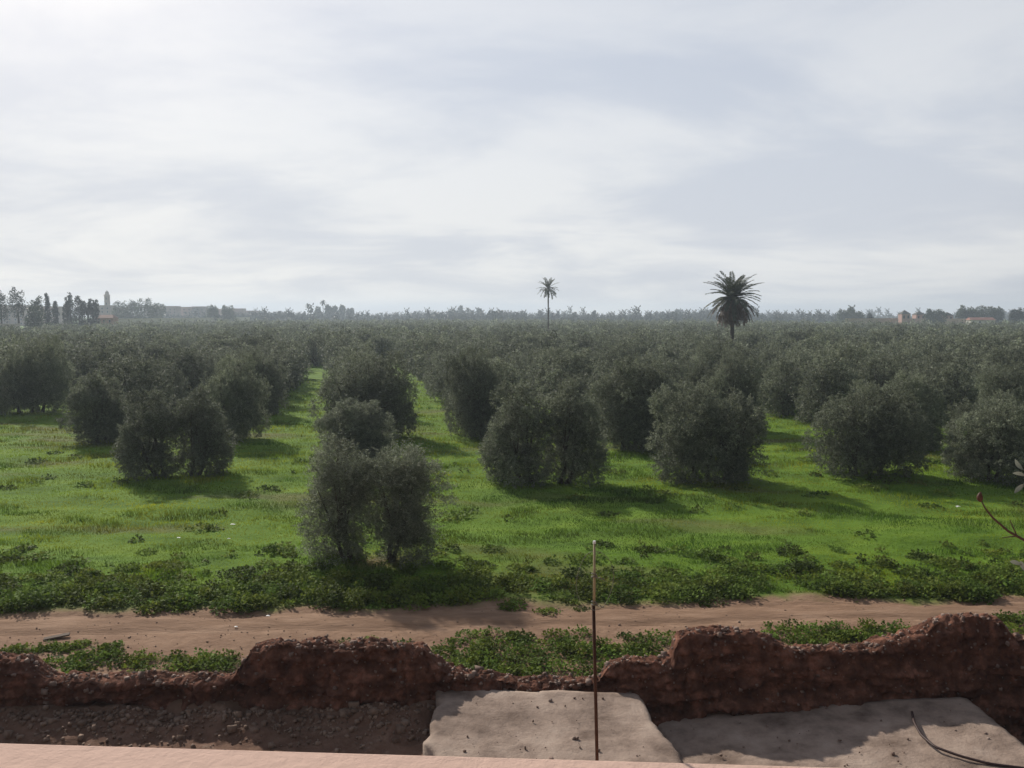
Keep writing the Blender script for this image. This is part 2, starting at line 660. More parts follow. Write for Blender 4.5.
za, zb, zb2 = 0.20, -0.58, 0.10
A_fr = at(641, 700, za)
A_nr = at(682, 764, za)
dirA = (A_nr - A_fr) / (A_fr[1] - A_nr[1])
A_nr2 = A_fr + dirA * 14
platform('earth_platform', [(XA0 - 0.1, 19.65), (A_fr[0], A_fr[1] + 0.35), (A_nr2[0], A_nr2[1]), (XA0 + 0.1, 6.0)], za, 1.3,
         'pale trodden earth platform at the foot of the low wall section', 81)
B_fr = at(980, 703, zb2)
B_nr = at(1024, 739, zb2)
dirB = (B_nr - B_fr) / (B_fr[1] - B_nr[1])
B_nr2 = B_fr + dirB * 14
platform('lower_earth_platform', [(A_fr[0] + 0.35, 19.95), (B_fr[0] - 0.1, B_fr[1] + 0.35), (B_nr2[0], B_nr2[1]), (A_nr2[0] + 0.45, 6.0)], zb, 0.9,
         'lower earth platform at the foot of the high wall section', 85, zb2 - zb)

# ------------------------------------------------------------------ ruined mud wall
prof = [(-160, 650), (-60, 662), (0, 653), (36, 655), (46, 664), (58, 672), (100, 674), (150, 672), (190, 674), (236, 672), (246, 660), (258, 645), (275, 641), (320, 638),
        (345, 640), (372, 637), (400, 641), (426, 642), (436, 652), (450, 664), (470, 668), (490, 671), (520, 680), (545, 676), (575, 677), (598, 676), (606, 662), (625, 657),
        (648, 658), (668, 655), (676, 634), (690, 628), (720, 626), (748, 628), (768, 634), (785, 644), (800, 645), (830, 641), (858, 643), (872, 636), (898, 632), (915, 624),
        (925, 618), (945, 613), (968, 612), (990, 616), (1003, 630), (1024, 640), (1080, 652), (1200, 640)]
wx, wz = [], []
for (qx, qy) in prof:
    d = ray(qx, qy)
    # meet the back edge line y = YW0 + 0.3 + YWS*x
    tt = (YW0 + 0.28) / (d[1] - YWS * d[0])
    wx.append(d[0] * tt)
    wz.append(CAMH + d[2] * tt)
wxs = np.arange(wx[0], wx[-1], 0.036)
top = np.interp(wxs, wx, wz)
top = top + 0.05 * fbm(wxs * 2.0, 0 * wxs, 101, 4) + 0.025 * vn(wxs * 9, 0 * wxs, 102)
NS = 104
s = np.linspace(0, 1, NS)
Vw = []
for i, x in enumerate(wxs):
    zt = top[i]
    zb_ = -1.2
    H = zt - zb_
    # perimeter: front up (0-.45), top (.45-.6), back down (.6-1)
    th_b, th_t = 0.62, 0.30
    sec = []
    for sv in s:
        if sv < 0.5:
            f = sv / 0.5
            z = zb_ + H * f
            y = -(th_b * (1 - f) ** 1.3 + th_t * (1 - (1 - f) ** 1.3))
            if f > 0.93:
                y += (f - 0.93) * 1.2
        elif sv < 0.68:
            f = (sv - 0.5) / 0.18
            z = zt + 0.04 * math.sin(f * math.pi)
            y = -th_t + 0.08 + (2 * th_t - 0.12) * f
        else:
            f = (sv - 0.68) / 0.32
            z = zt - H * f
            y = th_t - 0.04 + 0.25 * f
        sec.append((x, y, z))
    Vw.append(sec)
Vw = np.array(Vw)
Xw, Yw, Zw = Vw[..., 0], Vw[..., 1], Vw[..., 2]
front = (s < 0.5)[None, :] * np.ones_like(Xw)
arc = Zw + 0.6 * Yw
disp = 0.10 * fbm(Xw / 1.1, arc / 0.7, 111, 3) + 0.24 * np.abs(fbm(Xw / 0.5, arc / 0.28, 115, 5, 0.65)) + 0.08 * fbm(Xw / 0.16, arc / 0.13, 117, 3) + 0.11 * fbm(Xw / 1.6, arc / 0.11, 119, 3, 0.6) - 0.16 * sstep(0.80, 1.0, 1 - np.abs(fbm(Xw / 0.55, arc / 1.3, 123, 3))) * 0.6
# eroded hollows
hol = sstep(0.30, 0.62, fbm(Xw / 1.7, arc / 0.6, 121, 3)) * 0.26
for (hx, hy, rx, rz, dd) in ((235, 700, 0.35, 0.35, 0.4), (905, 668, 1.5, 0.16, 0.25), (470, 690, 1.8, 0.12, 0.15), (60, 712, 1.4, 0.22, 0.3), (365, 665, 0.3, 0.16, 0.2), (620, 690, 0.7, 0.15, 0.2)):
    q = atd(hx, hy, 19.4)
    hol = hol + dd * np.exp(-((Xw - q[0]) / rx) ** 2 - ((Zw - q[2]) / rz) ** 2)
Yw = Yw - front * (disp - hol) + (1 - front) * disp * 0.5
Zw = Zw + (s > 0.46)[None, :] * (s < 0.72)[None, :] * (0.13 * fbm(Xw / 0.28, Yw / 0.2, 131, 4, 0.65))
Xw = Xw + 0.03 * fbm(Xw / 0.3 + 5, arc / 0.3, 135, 3)
Yw = Yw + yw(wxs)[:, None]
V = np.stack([Xw.ravel(), Yw.ravel(), Zw.ravel()], 1)
idx = np.arange(len(wxs) * NS).reshape(len(wxs), NS)
F = np.stack([idx[:-1, :-1].ravel(), idx[1:, :-1].ravel(), idx[1:, 1:].ravel(), idx[:-1, 1:].ravel()], 1)
wall = mesh_np('ruined_mud_wall', V, F, M['mud'], smooth=False)
tag(wall, 'ruined reddish mud wall with a broken uneven top beside the dirt track', 'wall')


def stones_np(P, sz, seed):
    """angular little stones at points P with sizes sz"""
    r = np.random.default_rng(seed)
    base = np.array([(-1, -1, -1), (1, -1, -1), (1, 1, -1), (-1, 1, -1), (-1, -1, 1), (1, -1, 1), (1, 1, 1), (-1, 1, 1)], float) * 0.5
    f = np.array([(0, 3, 2, 1), (4, 5, 6, 7), (0, 1, 5, 4), (1, 2, 6, 5), (2, 3, 7, 6), (3, 0, 4, 7)])
    m = len(P)
    v = base[None] * (1 + r.uniform(-0.35, 0.25, (m, 8, 3)))
    v *= sz[:, None, None] * r.uniform(0.6, 1.3, (m, 1, 3))
    a = r.uniform(0, 6.28, m)
    b = r.uniform(-0.6, 0.6, m)
    ca, sa, cb, sb = np.cos(a), np.sin(a), np.cos(b), np.sin(b)
    x = v[..., 0] * ca[:, None] - v[..., 1] * sa[:, None]
    y = v[..., 0] * sa[:, None] + v[..., 1] * ca[:, None]
    y2 = y * cb[:, None] - v[..., 2] * sb[:, None]
    z2 = y * sb[:, None] + v[..., 2] * cb[:, None]
    V = np.stack([x, y2, z2], -1) + P[:, None, :]
    F = f[None] + 8 * np.arange(m)[:, None, None]
    return V.reshape(-1, 3), F.reshape(-1, 4)


ii = R.integers(0, len(wxs), 2100)
jj = np.where(R.random(2100) < 0.5, R.integers(int(NS * 0.49), int(NS * 0.67), 2100), R.integers(8, int(NS * 0.5), 2100))
P = V.reshape(len(wxs), NS, 3)[ii, jj]
sv_, sf_ = stones_np(P, np.where(jj > NS * 0.49, R.gamma(2.2, 0.017, 2100), R.gamma(2.0, 0.013, 2100)) + 0.01, 3)
o = mesh_np('embedded_stones', sv_, sf_, M['stone'], parent=wall)
tag(o, 'pale stones embedded in the broken mud wall', kind='stuff')

# loose stones and clods at the foot of the wall and on the verge
m = 5200
cx = R.uniform(-15, 13, m)
cy = np.where(R.random(m) < 0.6, yw(cx) - 0.5 - np.abs(R.normal(0, 0.6, m)), R.uniform(20.6, 26.8, m))
keep = ((cx < XA0 - 0.1) & (cy < 20.3)) | ((cy > 20.3) & (R.random(m) < 0.45))
cx, cy = cx[keep], cy[keep]
sv_, sf_ = stones_np(np.stack([cx, cy, gh(cx, cy) + 0.01], 1), np.where(cy < 20.3, R.gamma(2.0, 0.020, len(cx)) + 0.012, R.gamma(2.0, 0.008, len(cx)) + 0.008), 4)
o = mesh_np('loose_stones', sv_, sf_, mat_noise('clod', (0.10, 0.06, 0.042), (0.28, 0.20, 0.15), 1.5, 0.95, 0.0))
tag(o, 'loose stones and clods scattered along the foot of the wall and the track', kind='stuff')
m = 260
cx = R.uniform(XA0, 14, m)
cy = R.uniform(15.5, 19.2, m)
edge = A_fr[0] + dirA[0] * (A_fr[1] - cy)
cz = np.where(cx < edge - 0.1, za + 0.02, zb + (zb2 - zb) * np.clip((cx - edge) / (B_fr[0] - A_fr[0]), 0, 1) + 0.02)
keep = (np.abs(cx - edge) > 0.5) & (cx < B_fr[0] + dirB[0] * (B_fr[1] - cy) - 0.3)
sv_, sf_ = stones_np(np.stack([cx, cy, cz], 1)[keep], (R.gamma(1.8, 0.010, m) + 0.008)[keep], 5)
o = mesh_np('platform_pebbles', sv_, sf_, M['stone'])
tag(o, 'small pebbles strewn over the earth platforms', kind='stuff')


# ------------------------------------------------------------------ leaf, blade and weed makers
def unit(v):
    return v / (np.linalg.norm(v, axis=-1, keepdims=True) + 1e-9)


def leaves_np(P, D, Nn, ln, wd):
    """rhombic leaves: base P, direction D, normal hint Nn"""
    S = unit(np.cross(D, Nn))
    ln = np.asarray(ln)[:, None] if not np.isscalar(ln) else ln
    wd = np.asarray(wd)[:, None] if not np.isscalar(wd) else wd
    v0 = P
    v1 = P + D * ln * 0.5 + S * wd * 0.5
    v2 = P + D * ln
    v3 = P + D * ln * 0.5 - S * wd * 0.5
    V = np.stack([v0, v1, v2, v3], 1).reshape(-1, 3)
    F = np.arange(len(V)).reshape(-1, 4)
    return V, F


def crown_np(seed, lobes, ncl, per, ln, wd, inner=0.5, zmin=0.15, upw=0.5, tw=0.45, spread=0.10, bsz=0.5, nb=None):
    r = np.random.default_rng(seed)
    lobes = np.array(lobes, float)
    w = (lobes[:, 3] * lobes[:, 4] * lobes[:, 5]) ** (2 / 3)

    def shell(q):
        k = r.choice(len(lobes), q, p=w / w.sum())
        d = unit(r.normal(size=(q, 3)))
        # below the middle the crown keeps its width down to the ground
        lz = np.abs(d[:, 2:3])
        d[:, :2] = np.where(d[:, 2:3] < 0, d[:, :2] / np.sqrt(1 - lz ** 2 + 1e-4) * np.sqrt(1 - lz ** 4 * 0.75), d[:, :2])
        return k, d
    # boughs: rounded bunches that stand out of the crown with dark hollows between them
    nb = nb or max(10, int(34 * len(lobes) ** 0.7))
    bk, bd = shell(nb)
    bc = lobes[bk, :3] + bd * lobes[bk, 3:] * r.uniform(0.60, 1.10, (nb, 1))
    bc[:, 2] = np.maximum(bc[:, 2], zmin + 0.25 * bsz)
    br = bsz * r.uniform(0.5, 1.4, nb)
    n1 = int(ncl * 0.68)
    i1 = r.choice(nb, n1, p=br ** 2 / (br ** 2).sum())
    d1 = unit(r.normal(size=(n1, 3)) + bd[i1] * 0.9 + np.array([0, 0, 0.35]))
    c1 = bc[i1] + d1 * (br[i1] * r.uniform(0.6, 1.05, n1))[:, None] * np.array([0.9, 0.9, 1.5])
    k2, d2 = shell(ncl - n1)
    c2 = lobes[k2, :3] + d2 * lobes[k2, 3:] * (inner + (0.92 - inner) * r.random((ncl - n1, 1)))
    c = np.concatenate([c1, c2])
    d = np.concatenate([d1, d2])
    k = np.concatenate([bk[i1], k2])
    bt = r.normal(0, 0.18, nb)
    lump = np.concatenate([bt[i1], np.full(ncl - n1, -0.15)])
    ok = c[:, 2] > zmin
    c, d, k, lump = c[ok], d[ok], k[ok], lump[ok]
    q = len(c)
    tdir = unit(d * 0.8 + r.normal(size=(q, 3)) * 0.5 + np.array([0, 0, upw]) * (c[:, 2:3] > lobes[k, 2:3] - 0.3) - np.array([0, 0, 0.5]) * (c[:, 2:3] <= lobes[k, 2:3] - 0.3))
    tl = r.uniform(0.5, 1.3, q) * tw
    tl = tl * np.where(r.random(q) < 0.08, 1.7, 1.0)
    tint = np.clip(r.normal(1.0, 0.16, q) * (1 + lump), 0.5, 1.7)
    C = np.repeat(c, per, 0)
    T = np.repeat(tdir, per, 0)
    TL = np.repeat(tl, per)
    u = r.random(q * per)
    P = C + T * (TL * u)[:, None] + r.normal(size=(q * per, 3)) * spread * (1.1 - u)[:, None]
    D = unit(T * 0.6 + r.normal(size=(q * per, 3)) * 0.7)
    Nn = unit(r.normal(size=(q * per, 3)) + np.array([0, 0, 0.6]))
    V, F = leaves_np(P, D, Nn, ln * r.uniform(0.7, 1.25, q * per), wd * r.uniform(0.7, 1.2, q * per))
    V[:, 2] = np.maximum(V[:, 2], 0.02)
    tn = np.repeat(tint, per) * r.uniform(0.85, 1.15, q * per)
    colr = np.repeat(np.stack([tn, tn * (1 + 0.02), tn * 0.97], 1), 4, 0)
    return V, F, colr


def trunk_np(seed, lobes, r0=0.16):
    r = np.random.default_rng(seed + 77)
    Vs, Fs, b = [], [], 0
    cx0 = np.mean([l[0] for l in lobes])
    for l in lobes[:4]:
        bx = cx0 * 0.3 + l[0] * 0.7
        by = l[1] * 0.6
        p0 = np.array([bx, by, -0.1])
        fork = np.array([l[0] * 0.9 + r.normal(0, .08), l[1] + r.normal(0, .08), 0.7 + r.uniform(-.15, .25)])
        mid = (p0 + fork) / 2 + np.array([r.normal(0, .08), r.normal(0, .08), 0])
        for pts, ra in [([p0, mid, fork], [r0 * 1.5, r0, r0 * 0.85])] + [
            ([fork, (fork + e) / 2 + r.normal(0, .12, 3), e], [r0 * 0.6, r0 * 0.38, r0 * 0.12])
                for e in [np.array(l[:3]) + unit(r.normal(size=3) + np.array([0, 0, .7])) * np.array(l[3:]) * 0.7 for _ in range(5)]]:
            tt = np.linspace(0, 1, 7)
            p = [(1 - q) ** 2 * pts[0] + 2 * q * (1 - q) * pts[1] + q * q * pts[2] for q in tt]
            rad = np.interp(tt, [0, .5, 1], ra)
            v, f = tube_np(p, rad, 7)
            Vs.append(v)
            Fs.append(f + b)
            b += len(v)
    return np.concatenate(Vs), np.concatenate(Fs)


def tree_proto(name, seed, lobes, ncl, per, ln, wd, mat='olive', r0=0.16, nom=None, **kw):
    root = empty(name)
    V, F, c_ = crown_np(seed, lobes, ncl, per, ln, wd, **kw)
    if nom:      # keep the crown to its nominal width and height
        lo_, hi_ = np.percentile(V[:, 0], [1.0, 99.0])
        V[:, 0] = (V[:, 0] - (lo_ + hi_) / 2) * nom[0] / (hi_ - lo_)
        V[:, 1] *= nom[0] / (hi_ - lo_)
        V[:, 2] *= nom[1] / np.percentile(V[:, 2], 99.3)
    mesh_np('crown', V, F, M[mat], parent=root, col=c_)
    V, F = trunk_np(seed, lobes, r0)
    mesh_np('trunk', V, F, M['bark'], parent=root, smooth=True)
    return root


# nominal olive tree: about 5.4 m wide, 4.8 m tall
LB = {
    'fore': [(-1.30, 0, 2.15, 0.95, 1.0, 1.95), (-1.15, 0.1, 3.2, 0.85, 0.85, 0.95), (0.75, 0.0, 2.75, 1.05, 1.0, 1.45), (0.65, -0.1, 3.35, 1.0, 0.9, 0.8), (1.05, -0.25, 1.75, 0.8, 0.85, 1.15), (1.5, 0, 3.0, 0.6, 0.7, 0.65), (-1.25, 0, 1.0, 0.85, 0.9, 1.0), (1.0, 0, 0.95, 0.75, 0.85, 0.95)],
    'twin': [(-1.5, 0, 2.35, 1.35, 1.5, 2.15), (1.55, 0.1, 2.35, 1.25, 1.35, 2.0), (-0.9, 0, 3.6, 1.1, 1.1, 1.0), (1.2, 0, 3.7, 1.0, 1.1, 0.9), (-1.5, 0, 1.15, 1.15, 1.3, 1.1), (1.6, 0, 1.1, 1.0, 1.2, 1.05)],
    'round': [(0, 0, 2.45, 2.45, 2.3, 2.2), (-0.8, 0.2, 3.5, 1.3, 1.3, 1.2), (1.1, -0.3, 3.0, 1.3, 1.3, 1.2), (1.5, 0.3, 1.7, 1.1, 1.1, 1.3), (-1.5, -0.2, 1.8, 1.0, 1.2, 1.2), (0, 0, 1.2, 2.1, 2.0, 1.15), (0.2, 0, 1.1, 1.9, 1.9, 1.1)],
    'wide': [(-1.0, 0, 2.5, 1.7, 1.9, 1.9), (1.1, 0.2, 2.6, 1.6, 1.8, 2.0), (0.1, 0.3, 3.7, 1.4, 1.4, 1.1), (-0.9, -0.6, 1.6, 1.3, 1.0, 1.4), (1.5, -0.4, 1.7, 1.0, 1.0, 1.3), (-1.0, 0, 1.15, 1.4, 1.5, 1.1), (1.2, 0, 1.15, 1.35, 1.5, 1.1)],
    'tall': [(0, 0, 2.6, 1.9, 1.9, 2.5), (0.6, 0.3, 4.0, 1.2, 1.2, 1.1), (-0.9, -0.2, 3.2, 1.2, 1.2, 1.4), (0.3, -0.8, 1.6, 1.4, 1.0, 1.4), (0, 0, 1.2, 1.6, 1.6, 1.15)],
}
near, mid_, far_ = {}, {}, {}
NOM = {'fore': (4.1, 4.05), 'twin': (6.0, 4.75), 'round': (5.4, 4.85), 'wide': (5.5, 4.9), 'tall': (4.5, 5.2)}
near['fore'] = tree_proto('olive_tree', 201, LB['fore'], 5200, 24, 0.085, 0.027, nom=NOM['fore'], inner=0.2, tw=0.40, spread=0.07, r0=0.07, bsz=0.42)
for i, k in enumerate(('twin', 'round', 'wide', 'tall')):
    near[k] = tree_proto('olive_tree', 210 + i, LB[k], 5600, 18, 0.12, 0.040, nom=NOM[k], inner=0.3, tw=0.28, spread=0.06, r0=0.10, bsz=0.55)
for i, k in enumerate(('twin', 'round', 'wide', 'tall', 'round', 'wide')):
    mid_[k + str(i)] = tree_proto('olive_tree', 230 + i, LB[k], 2500, 10, 0.19, 0.070, nom=NOM[k], inner=0.45, tw=0.26, spread=0.07, r0=0.10, bsz=0.6)
    far_[k + str(i)] = tree_proto('olive_tree', 250 + i, LB[k], 1300, 6, 0.28, 0.13, nom=NOM[k], inner=0.6, tw=0.26, spread=0.08, r0=0.10, bsz=0.65)
protos = list(near.values()) + list(mid_.values()) + list(far_.values())

# hand-placed front trees: px of the centre, py of the foot, width in px, py of the top, shape, turn, label
front_trees = [
    (374, 563, 134, 447, 'fore', 0.0, 'ragged grey olive tree nearest the track, with two drooping crowns'),
    (357, 461, 74, 401, 'tall', 0.6, 'small olive tree directly behind the nearest ragged one'),
    (367, 438, 92, 357, 'wide', 0.3, 'broad olive tree third in line behind the nearest ragged one'),
    (176, 475, 106, 391, 'twin', 0.1, 'twin crowned olive tree foremost in the left part of the grove'),
    (544, 483, 118, 386, 'twin', 0.0, 'twin crowned olive tree right of the wide grass lane'),
    (707, 480, 106, 388, 'round', 0.0, 'round full olive tree standing alone in the grass below the big palm'),
    (865, 475, 104, 386, 'wide', 0.0, 'full olive tree with low gaps under its crown, right of the round one'),
    (990, 479, 88, 397, 'round', 1.9, 'dark round olive tree at the right end of the front line'),
    (98, 442, 62, 376, 'tall', 2.0, 'narrow olive tree left of and behind the twin crowned one on the left'),
    (233, 440, 66, 360, 'wide', 1.2, 'dark olive tree right of and behind the twin crowned one on the left'),
    (255, 415, 56, 352, 'round', 0.9, 'olive tree at the edge of the left grass lane, second along'),
    (635, 449, 82, 362, 'tall', 0.2, 'tall olive tree between the twin crowned tree and the round one'),
    (478, 437, 60, 352, 'wide', 2.2, 'olive tree behind the twin crowned one, edging the wide grass lane'),
    (722, 430, 70, 357, 'round', 2.7, 'olive tree directly behind the lone round one'),
    (30, 413, 74, 340, 'wide', 0.4, 'wide dark olive tree at the left edge of the clearing'),
    (907, 447, 62, 374, 'tall', 0.3, 'dark olive tree squeezed between the two rightmost front trees'),
    (1010, 437, 60, 366, 'round', 0.3, 'olive tree rising behind the right end tree'),
    (-70, 452, 90, 372, 'round', 0.5, None),
    (1130, 482, 90, 392, 'wide', 0.5, None),
]
used = set()
placed = []


def put(proto, loc, rz, sc):
    if proto.name not in used:
        used.add(proto.name)
        proto.location = loc
        proto.rotation_euler = (0, 0, rz)
        proto.scale = sc
        return proto
    return dup(proto, loc, rz, sc)


NOM = {'fore': (4.1, 4.05), 'twin': (6.0, 4.75), 'round': (5.4, 4.85), 'wide': (5.5, 4.9), 'tall': (4.5, 5.2)}
for (px, py, wpx, tpy, shp, rz, lab) in front_trees:
    b = at(px, py)
    if lab is None:
        continue
    h = atd(px, tpy, b[1])[2]
    wd = wpx / FPX * b[1]
    nw, nh = NOM[shp]
    sx = wd / nw
    sz = h / nh
    loc = (b[0], b[1] + 0.0, float(gh(b[0], b[1])))
    o = put(near[shp], loc, rz, (sx, 0.5 * (sx + sz), sz))
    tag(o, lab, 'olive tree', 'olive trees of the grove')
    placed.append((b[0], b[1]))

# the rest of the grove stands in rows that run away from the camera
RA = math.radians(-10)
U_ = np.array([math.sin(RA), math.cos(RA)])
V_ = np.array([math.cos(RA), -math.sin(RA)])
P0 = np.array([-5.07, 30.7])
ROW = 9.3
frontu = {0: 46, -1: 44, -2: 43, -3: 56, -4: 44, 1: 36, 2: 30, 3: 36, 4: 33, 5: 24, 6: 30}
cand = []
for k in range(-110, 150):
    u = frontu.get(k, 30.0 + 3.0 * (k % 3))
    jr = R.normal(0, 0.25)
    j = 0
    while u < 800:
        brk = float(sstep(98, 106, u + 0.7 * abs(k - 0.5)))
        q = P0 + V_ * (k * ROW + jr - (1.3 if k == -1 else 0) * (1 - brk) + brk * ROW * (0.5 * ((int(u) // 31) % 2) + 0.25) + R.normal(0, 0.35 + 1.0 * brk)) + U_ * (u + R.normal(0, 0.6 + 0.8 * brk))
        u += R.uniform(6.6, 8.4)
        if q[1] < 30 or abs(q[0]) > 0.66 * q[1] + 14:
            continue
        # the grove ends nearer on the left, where the road and the town lie
        a_ = math.degrees(math.atan2(q[0], q[1]))
        lim = np.interp(a_, [-40, -31, -24, -15, 0, 20, 40], [300, 320, 480, 650, 720, 520, 400])
        if q[1] > lim:
            continue
        if any((q[0] - a0) ** 2 + (q[1] - b0) ** 2 < 5.3 ** 2 for a0, b0 in placed):
            continue
        if (q[0] + -143 * 0) is None:
            continue
        j += 1
        cand.append((q[0], q[1], k, j if brk < 0.3 else 99))
cand.sort(key=lambda c_: c_[1] + 0.15 * abs(c_[0]))
inview = [c_ for c_ in cand]
NIND = 278
ind, rest = inview[:NIND], inview[NIND:]
ordn = ['first', 'second', 'third', 'fourth', 'fifth', 'sixth', 'seventh', 'eighth', 'ninth', 'tenth', 'eleventh', 'twelfth', 'thirteenth', 'fourteenth']
mk, fk = list(mid_), list(far_)
cnt = {}
for (x, y, k, j) in ind:
    cnt[k] = cnt.get(k, 0) + 1
    d = math.hypot(x, y)
    if d < 105:
        pr = mid_[mk[R.integers(len(mk))]]
    else:
        pr = far_[fk[R.integers(len(fk))]]
    s_ = R.uniform(0.92, 1.2)
    o = put(pr, (x, y, float(gh(x, y))), R.uniform(0, 6.28), (s_ * R.uniform(.95, 1.12), s_ * R.uniform(.95, 1.12), s_ * R.uniform(.88, 1.08)))
    side = 'in the middle row' if k == 0 else ('in the %s row left of the middle row' % ordn[-k - 1] if k < 0 and -k <= 14 else ('in the %s row right of the middle row' % ordn[k - 1] if 0 < k <= 14 else None))
    c0 = cnt[k]
    if side and j < 90 and c0 <= 14:
        lab = 'olive tree %s from front %s' % (ordn[c0 - 1], side)
        tag(o, lab, 'olive tree', 'olive trees of the grove')
    else:
        tag(o, 'small distant olive tree deep in the close canopy of the grove', 'olive tree', 'far olive trees in the close canopy')
for q in protos:
    if q.name not in used:
        for ch in list(q.children):
            bpy.data.objects.remove(ch)
        bpy.data.objects.remove(q)

# the far grove, past the three hundred nearest trees, as one mass of real crowns
r = np.random.default_rng(99)
Vs, Fs, Cs, b = [], [], [], 0
lib = []
for i in range(6):
    lb = LB[['twin', 'round', 'wide', 'tall', 'round', 'wide'][i]]
    lib.append([crown_np(300 + i, lb, 260, 3, 0.55, 0.30, inner=0.75, tw=0.35, spread=0.2, bsz=0.75, nb=40), crown_np(320 + i, lb, 150, 1, 1.0, 0.75, inner=0.85, tw=0.3, spread=0.2, bsz=0.8, nb=30)])
for (x, y, k, j) in rest:
    lod = 0 if y < 380 else 1
    v, f, c_ = lib[r.integers(6)][lod]
    v = v * 0.92
    a_ = r.uniform(0, 6.28)
    s_ = r.uniform(0.88, 1.1)
    ca, sa = math.cos(a_) * s_, math.sin(a_) * s_
    vv = np.stack([v[:, 0] * ca - v[:, 1] * sa + x, v[:, 0] * sa + v[:, 1] * ca + y, v[:, 2] * s_ * r.uniform(.85, 1.08)], 1)
    Vs.append(vv)
    Fs.append(f + b)
    Cs.append(c_ * r.uniform(0.72, 1.28))
    b += len(vv)
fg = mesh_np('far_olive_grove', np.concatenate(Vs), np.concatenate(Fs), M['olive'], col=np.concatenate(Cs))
tag(fg, 'far part of the olive grove merging into one grey-green canopy', 'olive grove', kind='stuff')
print('grove trees', len(cand), 'faces', sum(len(f) for f in Fs))

# ------------------------------------------------------------------ grass
m = 430000
d = 27.2 * (118 / 27.2) ** (R.random(m) ** 1.15)
gxx = R.uniform(-0.70, 0.70, m) * d
gyy = d
tf = track_far(gxx)
ok = (gyy > tf + 0.3)
dens = 0.55 + 0.45 * fbm(gxx / 1.6, gyy / 1.0, 141, 4)
ok &= R.random(m) < dens + 0.25
gxx, gyy = gxx[ok], gyy[ok]
m = len(gxx)
dry = drymask(gxx, gyy)
tall = sstep(-0.1, 0.6, fbm(gxx / 2.4, gyy / 1.2, 151, 4))
hgt = (0.05 + 0.24 * tall * R.uniform(0.5, 1.2, m) + 0.04 * R.random(m)) * (1 - 0.25 * dry) * np.clip(gyy / 40, 0.85, 1.3)
wdt = 0.013 * np.clip(gyy / 30, 1, 3.2)
base = np.stack([gxx, gyy, gh(gxx, gyy) - 0.01], 1)
ang = R.uniform(0, 6.28, m)
sd = np.stack([np.cos(ang), np.sin(ang), 0 * ang], 1)
lean = np.stack([R.normal(0.0, 0.45, m), R.normal(0, 0.45, m), np.ones(m)], 1)
tip = base + unit(lean) * hgt[:, None]
V = np.stack([base - sd * wdt[:, None], base + sd * wdt[:, None], tip + sd * wdt[:, None] * 0.3], 1).reshape(-1, 3)
F = np.arange(3 * m).reshape(-1, 3)
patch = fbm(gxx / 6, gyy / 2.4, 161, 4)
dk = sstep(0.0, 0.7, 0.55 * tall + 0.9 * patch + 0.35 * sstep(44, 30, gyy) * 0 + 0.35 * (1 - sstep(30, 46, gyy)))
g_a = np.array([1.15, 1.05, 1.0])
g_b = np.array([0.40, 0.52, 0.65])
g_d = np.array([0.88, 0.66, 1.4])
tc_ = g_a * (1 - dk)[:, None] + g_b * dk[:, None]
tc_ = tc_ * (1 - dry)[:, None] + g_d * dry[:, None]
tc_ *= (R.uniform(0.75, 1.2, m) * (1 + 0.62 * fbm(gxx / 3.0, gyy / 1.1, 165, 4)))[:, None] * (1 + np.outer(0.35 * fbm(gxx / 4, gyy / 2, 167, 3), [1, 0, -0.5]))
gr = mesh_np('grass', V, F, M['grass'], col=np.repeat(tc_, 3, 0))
tag(gr, 'bright green spring grass growing between the olive trees', 'grass', kind='stuff')


# ------------------------------------------------------------------ leafy weeds along the track and behind the wall
def weeds(name, cen, rad, hh, per_m2, seed, label, lsz=0.085):
    r = np.random.default_rng(seed)
    n_ = np.maximum((per_m2 * rad * rad * 3.1 * (0.5 + hh)).astype(int), 12)
    k = np.repeat(np.arange(len(cen)), n_)
    q = len(k)
    dd = unit(r.normal(size=(q, 3)))
    dd[:, 2] = np.abs(dd[:, 2])
    rr = (0.35 + 0.65 * r.random(q) ** 0.5) * (1 + 0.3 * vn(dd[:, 0] * 3 + k, dd[:, 1] * 3 + k * 0.7, 5))
    P = np.stack([cen[k, 0] + dd[:, 0] * rad[k] * rr, cen[k, 1] + dd[:, 1] * rad[k] * rr, dd[:, 2] * hh[k] * rr], 1)
    P[:, 2] += gh(P[:, 0], P[:, 1])
    D = unit(np.stack([r.normal(size=q), r.normal(size=q), r.normal(0.15, 0.5, q)], 1) + dd * 0.5)
    Nn = unit(r.normal(size=(q, 3)) * 0.45 + np.array([0, 0, 1.0]))
    sz = lsz * r.uniform(0.5, 1.35, q)
    V, F = leaves_np(P, D, Nn, sz * 1.15, sz)
    tn = np.repeat((r.uniform(0.55, 1.6, len(cen)))[k] * r.uniform(0.8, 1.2, q), 4)
    yl = np.repeat((r.random(len(cen)) * 0.35)[k], 4)
    c_ = np.stack([tn * (1 + yl), tn, tn * (1 - 0.3 * yl)], 1)
    o = mesh_np(name, V, F, M['weed'], col=c_)
    tag(o, label, 'weeds', kind='stuff')
    return o


